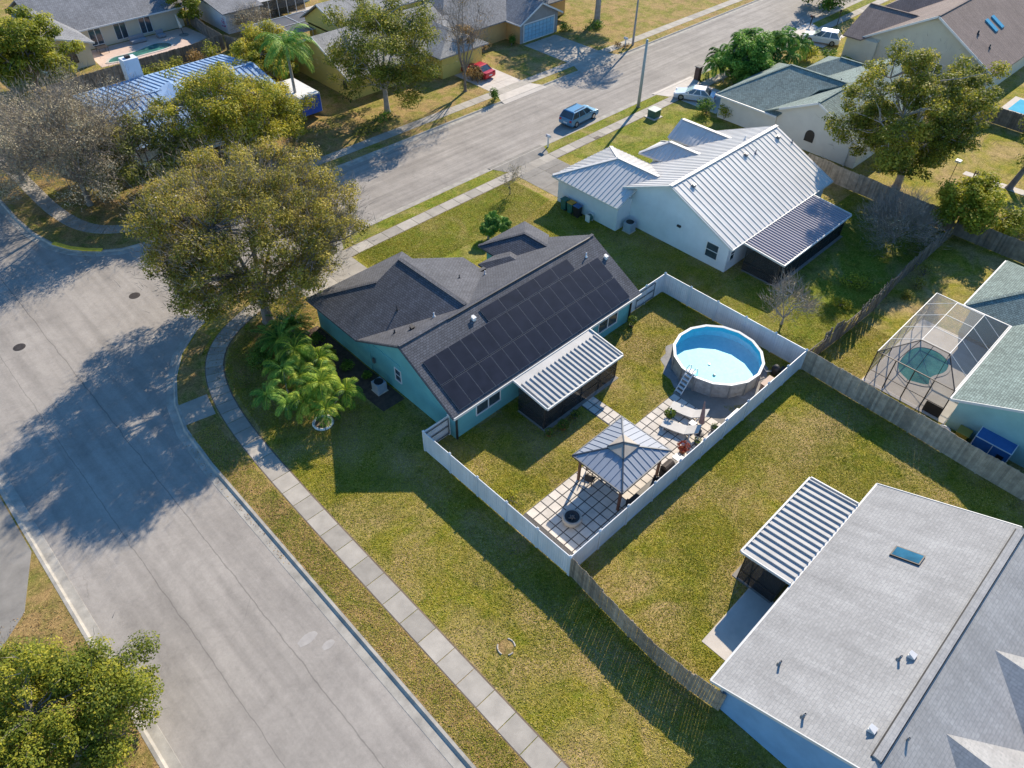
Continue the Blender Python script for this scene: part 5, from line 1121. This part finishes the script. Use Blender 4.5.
def fronds(mb,base,nf,L,droop,leaf,up=.9,seed=0,nl=22,wl=.035,spread=1.0):
    rg=np.random.default_rng(seed); F=[];T=[];V=[]
    for k in range(nf):
        az=2.39996*k+rg.uniform(-.2,.2); el=up*(1-k/nf)*1.1+rg.uniform(-.1,.15)-.05; l=L*rg.uniform(.8,1.1)
        p=np.array(base,float); d=np.array([math.cos(az)*math.cos(el)*spread,math.sin(az)*math.cos(el)*spread,math.sin(el)]); d/=np.linalg.norm(d); seg=10; pts=[p.copy()];ds=[]
        for s in range(seg):
            p=p+d*l/seg; ds.append(d.copy()); d=d+np.array([0,0,-droop/seg*(1+s*.12)]); d/=np.linalg.norm(d); pts.append(p.copy())
        mb.tube([tuple(q_) for q_ in pts],[.03*(1-i/seg)+.006 for i in range(seg+1)],4,False,tint=.75)
        tb=rg.uniform(.08,.85)
        for j in range(nl):
            f=(.12+.88*j/nl)*seg; i=min(int(f),seg-1); q_=pts[i]+(pts[i+1]-pts[i])*(f-i); dd=ds[i]; sd=np.cross(dd,[0,0,1]); sd/=np.linalg.norm(sd)+1e-9; ll=leaf*(math.sin(math.pi*min(1,.15+.85*j/nl))**.6+.15)
            for s in (-1,1):
                v=sd*s*.85+dd*.55+np.array([0,0,-.28+rg.uniform(-.18,.18)]); v/=np.linalg.norm(v); w_=dd*wl*rg.uniform(.8,1.3); tip=q_+v*ll+np.array([0,0,-ll*.18]); mid=q_+v*ll*.5
                mb.face([tuple(q_-w_*.5),tuple(mid-w_),tuple(tip),tuple(mid+w_)],float(np.clip(tb+rg.normal(0,.14),0,1)))
def palm(name,label,x,y,h,L,mat=PALM,nf=18,droop=1.5,leaf=.6,trunk=.16,curve=(0,0),group=None,cat='palm',up=1.1,nl=22,wl=.04,multi=None,bark=BARKG):
    t=thing(name,label,cat,(x,y,0),group); tb=MB(); cr=MB(); sd=int(abs(x*31+y*17))
    stems=multi or [(0,0,curve[0],curve[1],h,1.0)]
    for i,(ax,ay,bx_,by_,hh,sc) in enumerate(stems):
        pts=[(x+ax+bx_*f*f,y+ay+by_*f*f,hh*f) for f in (0,.25,.5,.75,1)]; tb.tube(pts,[trunk*sc*1.25,trunk*sc,trunk*sc*.9,trunk*sc*.85,trunk*sc*.8],8)
        fronds(cr,pts[-1],max(6,int(nf*(sc if multi else 1))),L*sc,droop,leaf*sc,up,sd+i,nl,wl)
    tb.build('trunk',bark,t); cr.build('crown',mat,t); return t

# big oak on the corner
tree('oak_tree','largest olive green oak with spreading crown over the street corner',16.9,43.3,7.5,7.5,4.7,OAKB,trunk=.36,fork=2.4,shift=(1.0,.9),nclump=430,per=380,ls=.068,cr=.105,twigs=22000,limbs=9,low=-.85,hollow=.55,lob=.35)
tree('oak_tree','yellow green oak in front of the pale blue metal roof',27.2,66.0,5.8,5.8,3.6,YELL,trunk=.26,nclump=150,per=380,ls=.085,cr=.17,twigs=3000,tlo=.0,thi=.92)
tree('yellow_tree','bright yellow leaved tree left of the box trailer',31.6,67.2,4.0,4.0,2.6,YELL,trunk=.2,nclump=90,per=380,ls=.085,cr=.2,tlo=.18)
tree('yellow_tree','rounded yellow tree at the back corner of the blue metal roof',41.0,83.0,3.2,3.6,2.8,YELL,trunk=.18,nclump=70,per=300,ls=.1,cr=.22,tlo=.1,group=None)
tree('oak_tree','darker green oak between the blue roof and the corner oak',18.8,66.6,4.2,4.4,3.2,OAK,trunk=.22,nclump=80,per=380,ls=.085,cr=.2,twigs=2500)
tree('bare_tree','grey nearly leafless tree at the left edge beside the sidewalk',13.8,69.0,6.4,6.3,4.4,GREYT,bark=BARK,trunk=.24,fork=2.2,nclump=190,per=230,ls=.06,cr=.17,twigs=26000,limbs=9,low=-.6)
tree('bare_tree','grey twiggy tree further up the street behind the leafless one',10.9,77.5,4.0,4.6,3.2,GREYT,bark=BARKG,trunk=.26,nclump=130,per=200,ls=.07,cr=.18,twigs=15000,low=-.6,limbs=8)
tree('leafy_tree','bright green tree in the top left corner of the photo',19.5,97.6,4.6,4.6,3.6,LUSH,trunk=.26,nclump=110,per=380,ls=.12,cr=.2)
tree('leafy_tree','golden green tree in the bottom left corner over the kerb',-5.6,22.0,3.5,3.8,2.7,GOLD,trunk=.2,fork=1.0,nclump=230,per=440,ls=.055,cr=.16,tlo=.05,seed=3,hollow=.3,twigs=500,lob=.7)
tree('street_tree','small thin tree on the verge right of the corner oak',26.0,48.0,2.4,1.2,1.3,DEEP,trunk=.06,fork=1.2,nclump=20,per=110,ls=.06,cr=.3,limbs=4)
tree('oak_tree','tall oak in front of the yellow house',45.6,66.3,7.0,6.1,4.9,EUC,bark=BARKG,trunk=.3,fork=2.4,nclump=150,per=330,ls=.095,cr=.17,twigs=1500,low=-.8)
palm('feather_palm','tall feather palm beside the box trailer',37.9,72.0,7.4,3.9,PALM,26,1.7,.75,.17,nl=30,wl=.045)
tree('bare_tree','slender leafless tree beside the red car driveway',55.7,64.6,7.8,3.2,4.6,ORNG,bark=BARK,trunk=.17,fork=2.0,nclump=60,per=10,ls=.06,cr=.2,twigs=5000,limbs=7,hollow=.3,low=-.9)
tree('eucalyptus_tree','tall olive green tree behind the wood fence of the green roof house',71.9,19.6,7.6,5.9,5.4,EUC,bark=BARKG,trunk=.34,fork=2.6,nclump=210,per=360,ls=.10,cr=.155,twigs=2500,low=-.9,shift=(-1.3,.8),limbs=9)
tree('leafy_tree','dense bright green tree at the fence corner below the tall olive tree',68.9,11.6,2.3,3.2,2.2,LUSH,trunk=.16,fork=.8,nclump=70,per=330,ls=.10,cr=.24,low=-.6,tlo=.15)
tree('leafy_tree','broad shade tree trunk by the top edge across the street',85.1,69.8,9.0,6.5,4.5,DEEP,bark=BARKG,trunk=.4,fork=4.5,nclump=90,per=260,ls=.13,cr=.2)
palm('feather_palm','slim palm on the verge across the street',81.9,60.7,8.2,3.0,PALM,22,1.9,.65,.13)
tree('leafy_tree','dark tree at the right edge beyond the slatted gate',79.8,11.9,5.0,3.6,3.0,EUC,bark=BARK,trunk=.28,fork=3.0,nclump=50,per=250,ls=.1,cr=.24,shift=(2.5,-1.5),lean=(1.4,-.5))
tree('bare_shrub','grey leafless shrub beside the leaning fence',62.3,15.4,1.9,2.9,1.7,GREYT,bark=BARKG,trunk=.08,fork=.4,nclump=70,per=30,ls=.05,cr=.22,twigs=9000,cat='shrub',low=-.4)
tree('bare_tree','pale leafless sapling behind the white fence corner',45.2,16.2,2.1,1.7,1.7,GREYT,bark=BARKG,trunk=.08,fork=.6,nclump=40,per=14,ls=.05,cr=.22,twigs=1800,limbs=6,low=-.5)
# palms and shrubs round the teal house
ms=[(-.3,0,-.9,.2,1.9,1.0),(.2,.3,.5,.9,2.2,1.0),(.3,-.3,.9,-.7,2.0,.95),(-.2,-.3,-.4,-1.0,1.8,.9),(0,.1,.1,0,2.7,1.05),(.1,0,.3,.4,2.4,.9)]
palm('areca_palm','yellow green areca palm clump in the white edging ring',14.7,32.2,2.2,1.6,PALMY,17,1.8,.38,.05,multi=ms,nl=34,wl=.021)
palm('areca_palm','olive areca palm clump nearest the curved sidewalk',13.2,34.3,1.7,1.45,PALM,12,1.5,.36,.05,multi=ms[:4],nl=30,wl=.021)
palm('areca_palm','green areca palm clump beside the teal front corner',15.2,36.0,2.2,1.6,PALMY,17,1.8,.38,.05,multi=ms,nl=34,wl=.024)
palm('sago_palm','dark green sago palm under the corner oak',15.8,39.6,1.1,2.1,PALM,30,1.1,.34,.16,nl=24,wl=.035)
palm('sago_palm','second dark sago palm left of the first under the corner oak',17.4,40.6,1.0,2.0,PALM,28,1.1,.28,.16,nl=24,wl=.035)
shrub('round_bush','clipped round bush beside the sago palms',13.9,39.6,1.5,1.15,DEEP,1900,.055)
for i,(x,y,h,r_,m_,lb) in enumerate([(18.2,38.7,1.0,.7,DEEP,'dark shrub below the teal garage eave'),(18.0,36.6,.9,.6,LUSH,'yellow green shrub against the teal wing wall'),(18.1,34.9,1.1,.7,DEEP,'dark shrub at the teal wing inner corner'),(18.6,33.2,.8,.5,DEEP,'small dark shrub beside the grey air conditioner')]):
    shrub('shrub',lb,x,y,h,r_,m_,650,.06)
palm('sabal_palm','pair of bushy green young palms on the teal house front lawn',37.3,39.9,1.5,.95,PALM,30,1.3,.34,.1,multi=[(-.6,.2,0,0,1.1,1),(.6,-.3,0,0,1.2,1),(.1,.5,0,0,1.6,.8)])
shrub('shrub','low yellow green shrub at the teal house entry',32.0,38.3,.6,.8,LUSH,400,.06)
tree('young_tree','thin young tree on the front lawn near the sidewalk',43.3,44.2,1.8,1.0,1.0,GREYT,trunk=.04,fork=.6,nclump=14,per=40,ls=.05,cr=.3,limbs=4,twigs=250)
shrub('yard_weed','yellow weedy patch against the white fence by the pavers',18.6,18.6,.45,1.0,YELL,500,.05,cat='plant')
# green roof house front garden
ms2=[(a,b,a*1.2,b*1.2,h_,s_) for a,b,h_,s_ in [(-.6,.4,3.0,1),(.5,.6,3.6,1),(.9,-.5,3.2,1),(-.4,-.7,2.7,.9),(0,0,4.2,1.05),(1.4,.3,2.8,.9),(-1.3,0,2.6,.9)]]
palm('areca_palm','tall dark areca palm clump between the silver sedan and the street',82.3,44.2,4,2.6,PALM,17,1.9,.6,.07,multi=[(a*.8,b*.8,c*.7,d*.7,h_+.7,e_) for a,b,c,d,h_,e_ in ms2]+[(a*1.6,b*1.4,a,b,2.2,.8) for a,b in ((1,1),(-1,1),(1,-1),(-1,-1),(0,1.5),(1.5,0))],nl=26,wl=.055)
palm('areca_palm','second areca palm clump closer to the white suv',88.0,42.6,3,2.0,PALM,16,1.8,.55,.06,multi=ms2[:5],nl=24,wl=.055)
tree('leafy_tree','rounded dense green tree rising inside the tall areca clump by the street',81.2,43.6,3.3,3.0,2.7,PALM,trunk=.16,fork=.7,nclump=80,per=300,ls=.11,cr=.22,low=-.9,lob=.6)
for x_,y_,lb_ in ((80.2,43.2,'dark undergrowth below the tall areca clump, street side'),(83.6,43.0,'dark undergrowth below the tall areca clump, house side'),(86.2,42.6,'dark undergrowth between the two areca clumps')): shrub('shrub',lb_,x_,y_,2.6,1.7,DEEP,1100,.10)
shrub('shrub','bright yellow green shrub below the white suv',94.5,42.3,2.0,1.9,LUSH,1100,.12,tlo=.3)
shrub('round_bush','green bush in front of the silver sedan',71.8,41.8,2.0,1.3,DEEP,900,.09); shrub('shrub','yellow tipped shrub at the green roof garage corner',72.0,39.6,1.9,1.5,LUSH,900,.09)
shrub('shrub','dark hedge at the brown roof garage',96.8,40.4,1.3,1.4,DEEP,600,.1); shrub('hedge','low yellow green hedge below the brown roof house wall',97.2,38.2,1.0,1.3,LUSH,600,.09,cat='hedge')
tree('leafy_tree','dark tree behind the brown roof at the top edge',116,51,3.5,4.5,3.2,DEEP,trunk=.2,nclump=50,per=240,ls=.14,cr=.24)
shrub('shrub','weedy green patch against the leaning fence',54.2,14.6,.9,1.6,LUSH,800,.08,tlo=.2); shrub('shrub','low bright shrub in the metal roof house back yard',50.6,14.2,.7,1.1,LUSH,500,.07,tlo=.3)
for i,(x,y,r_,h) in enumerate([(59.5,11.4,1.0,1.2),(57.5,11.2,.9,.9),(55.5,11.0,.8,.8)]): shrub('shrub',['grey green shrub under the fence nearest the leafy corner tree','middle grey green shrub under the leaning fence','low shrub under the leaning fence nearest the screen cage'][i],x,y,h,r_,OAK,450,.06)
shrub('shrub','leafy vine on the fence at the right edge of the photo',70.5,9.5,1.8,1.9,LUSH,800,.09,tlo=.2)
shrub('shrub','broad yellow shrub behind the right edge fence',72.0,7.2,1.4,1.9,YELL,700,.09)
tree('leafy_tree','round bush tree beside the tiny pool at the right edge',93.8,22.8,2.6,2.9,2.0,EUC,trunk=.14,fork=.8,nclump=40,per=220,ls=.12,cr=.26,tlo=.1)
shrub('round_bush','clipped upright bush beside the white driveway across the street',56.5,60.4,1.9,.8,DEEP,700,.08)
tree('orange_tree','orange leaved small tree behind the red car',60.6,71.0,2.8,2.2,2.0,ORNG,trunk=.1,fork=.7,nclump=40,per=180,ls=.09,cr=.26)
shrub('shrub','orange brown shrub beside the red car',58.3,66.3,2.0,1.5,ORNG,1100,.08); shrub('shrub','dry orange hedge against the yellow house driveway side',65.5,73.0,1.3,2.2,ORNG,900,.1)
shrub('shrub','green shrub left of the pale blue garage door',69.6,71.2,1.4,1.1,DEEP,500,.09); shrub('shrub','green shrub right of the pale blue garage door',79.2,70.3,1.3,1.2,DEEP,500,.09)
shrub('shrub','shaded shrub bed below the broad trunk',82.6,68.4,1.0,1.8,DEEP,700,.1); shrub('shrub','low purple brown shrub below the slim palm',80.2,61.2,.7,1.1,ORNG,300,.08,tlo=0,thi=.4)
shrub('shrub','dark undergrowth below the tall oak',41.5,63.5,.8,2.0,OAK,700,.08); shrub('shrub','shaded shrub at the foot of the tall oak',44.2,65.2,.8,1.6,DEEP,600,.08)
# hedge behind blue roof
for i,(x,y) in enumerate([(29.4,91.0),(31.6,91.5),(34.0,92.0),(36.4,92.5),(38.8,92.9)]):
    shrub('hedge_bush',['leftmost','second from left','middle','fourth from left','rightmost'][i]+' hedge bush of the row behind the blue metal roof',x,y,2.3,1.5,[LUSH,OAK,EUC,ORNG,LUSH][i],650,.11,group='hedge row behind the blue metal roof',cat='hedge')
tree('leafy_tree','green tree beside the pink blossoms beyond the fence',42.2,106.5,3.6,2.9,2.6,LUSH,trunk=.14,nclump=40,per=260,ls=.13,cr=.26)
shrub('flowering_shrub','bright pink flowering shrub beyond the dark wood fence',45.0,100.5,2.2,.9,LF_PK,400,.1)
tree('bare_shrub','tan leafless bush in front of the white lanai house',47.2,97.6,1.8,2.4,1.8,GREYT,trunk=.08,fork=.5,nclump=40,per=60,ls=.07,cr=.26,twigs=2500,cat='shrub')
shrub('yellow_bush','large pale yellow bush between the blue roof chimney side hedge and the dark screened patio',40.6,88.2,3.0,2.6,YELL,1600,.11,tlo=.2)
tree('yellow_tree','second rounded yellow tree nearer the dark screened patio',38.5,79.5,3.0,3.2,2.5,YELL,trunk=.16,nclump=60,per=300,ls=.1,cr=.22)
shrub('shrub','dark shrub mass beside the trailer front',35.0,76.5,2.2,2.0,EUC,900,.1)
tree('leafy_tree','low green tree under the big leafless tree',17.0,72.8,2.8,2.6,2.2,OAK,trunk=.12,nclump=36,per=300,ls=.08,cr=.26)
shrub('shrub','shaded ivy patch on the leafy corner ground',17.6,62.9,.6,2.0,DEEP,700,.07)

# far right yard: path, slatted gate, bird feeder, tiny pool
sheet('garden_path',[(79.3,16.2),(80.2,16.2),(80.9,4),(79.6,4)],.01,CONC_L)
t=thing('slatted_gate','dark slatted wood gate panel standing on the far right lawn','gate',(79,14.4,0))
m=MB()
for k in range(9): m.bar((77.9+.02*k,14.9-k*.22,.05),(77.9+.02*k,14.9-k*.22,1.4),.10,.10)
m.build('slats',WOOD_D,t); m=MB()
for z in (.3,1.1): m.bar((77.95,15.0,z),(78.15,13.0,z),.05,.1)
m.build('rail',WOOD_D,t)
t=thing('bird_feeder','thin pole with white bird feeder on the far right lawn','bird feeder',(78.5,16.4,0)); MB().tube([(77.2,16.6,0),(77.2,16.6,1.9)],.03,6).build('pole',IRON,t); MB().box(76.95,77.45,16.35,16.85,1.9,2.1).build('feeder_tray',WHITEP,t)
t=thing('swimming_pool','tiny corner of a turquoise pool at the right edge behind the wood fence','swimming pool',(99,16.5,0)); MB().prism([(97.8,19.5),(103,19.5),(103,13.5),(97.8,13.5)],0,.05).build('coping',CONC_L,t); MB().prism([(98.5,18.8),(102.5,18.8),(102.5,14),(98.5,14)],.04,.056).build('water',watermat('turquoise_water',(.10,.42,.50),(.06,.33,.42)),t)
# patio things on top-left deck
def sofa(label,x,y,w_,mat):
    t=thing('patio_sofa',label,'sofa',(x,y,0),'seats on the pink pool patio'); MB().box(x-w_/2,x+w_/2,y-.4,y+.4,.1,.42).build('seat',mat,t,mod=.04); MB().box(x-w_/2,x+w_/2,y+.3,y+.5,.42,.85).build('backrest',mat,t,mod=.04)
SG=M('grey_cushion',(.25,.27,.30),.1,3,.9)
sofa('grey patio sofa against the cream wall at top left',34.4,104.6,2.0,SG); sofa('small grey patio seat right of the sofa at top left',37.4,104.4,1.0,SG)
t=thing('patio_umbrella','pale closed umbrella standing at the right end of the pink patio','umbrella',(40.2,103.6,0)); MB().lathe((39.9,103.2,0),[(.6,0),(.6,.08),(.1,.12),(.05,.15)],16).build('base',CONC_D,t); MB().tube([(39.9,103.2,.1),(39.8,103.9,2.3)],.04,6).build('pole',IRON,t); MB().tube([(39.88,103.4,.9),(39.85,103.6,1.4),(39.8,103.9,2.5)],[.2,.16,.03],8).build('canopy',CREAM,t)
smalltable('dark dining table on the pink patio beside the cream wing',29.6,104.2,1.3,.72,BTRIM)

# leaf litter and grass blades: nobody could count them
def litter(name,regions,n,mat,size,z=.02,up=1.2,asp=.5):
    P=[];tot=sum((a[1]-a[0])*(a[3]-a[2]) for a in regions)
    for a in regions:
        k=int(n*(a[1]-a[0])*(a[3]-a[2])/tot); P.append(np.c_[rng.uniform(a[0],a[1],k),rng.uniform(a[2],a[3],k),np.full(k,a[4] if len(a)>4 else z)])
    P=np.concatenate(P); k=len(P); P[:,2]+=rng.uniform(0,.02,k)
    o=cards(name,mat,None,P,rng.normal(0,.5,(k,3))+[0,0,up],rng.uniform(.5,1.4,k)*size,asp,rng.random(k)); tag(o,kind='stuff'); return o
LIT=leafmat('fallen_leaf',[(0,(.12,.06,.02)),(.5,(.30,.17,.06)),(1,(.46,.33,.14))],.1)
tag(litter('fallen_leaves',[(7.15,8.85,-5,36),(11,20,38,45),(10,20,60.5,72),(13,28,62.5,70),(-9,-3.2,18,31),(6.5,6.95,24,36,-.10)],17000,LIT,.045),'brown and tan fallen leaves scattered over the verge and under the trees','leaves')
GB=leafmat('grass_blade',[(0,(.12,.15,.012)),(.4,(.30,.295,.022)),(.75,(.50,.41,.055)),(1,(.64,.48,.21))],.3)
nb=760000
X=rng.uniform(7.15,50,nb*2); Y=rng.uniform(-12,46,nb*2); V=rng.random(nb*2)
edge=np.interp(Y,[-50,31,35,37.5,40.8,42.5,43.8,45.2,46],[10.2,10.3,10.85,11.15,11.95,13.2,15.5,20.3,26.5])
ok=(X>edge)|((X>7.2)&(X<8.82)&(Y<36.5)&(Y>-2))
for a,b,c,d in [(18.9,37.0,24.3,40.6),(17.45,33.3,12.7,17.45),(27.5,28.9,17,21.2),(24,31.6,20.9,24.5),(16.9,33.4,-12,3.6),(23.9,31.2,3.5,6.6),(19.5,24.3,3.1,5.45),(43.2,50,-12,9.1),(20.3,26.7,40,46),(45.2,50,36,46),(45.6,50,33,46),(47.4,50,23,46),(48.8,50,18.9,24),(17.2,19.4,29.7,40.3),(33,34.5,12.7,17.5),(41.0,43.5,-12,3)]:
    ok&=~((X>a)&(X<b)&(Y>c)&(Y<d))
ok&=((X-37.38)**2+(Y-16.92)**2>3.85**2)&((X-14)**2+(Y-31.6)**2>.8**2)&((X-12.05)**2+(Y-12.15)**2>.4**2)
thin=np.sin(X*.55+1.3*np.sin(Y*.31))*np.sin(Y*.42+X*.17)*.5+.5
ok&=(rng.random(len(X))<.38+.62*thin)&(np.hypot(X,Y)<75)
X,Y=X[ok],Y[ok]; k=len(X)
dry=np.clip(.5+.22*np.sin(X*.37+2+1.1*np.sin(Y*.23))*np.sin(Y*.29)+.12*np.sin(X*1.7)*np.sin(Y*1.3)+rng.normal(0,.2,k),0,1)
gr=cards('grass',GB,None,np.c_[X,Y,.012+rng.uniform(0,.02,k)],rng.normal(0,.5,(k,3))+[.1,0,.62],rng.uniform(.5,1.4,k)*.039,.42,dry)
tag(gr,'short grass blades standing in the lawns','grass',kind='stuff')
for o_ in bpy.data.objects:
    if o_.name.startswith('fallen_leaves') or o_.name=='grass':
        pass
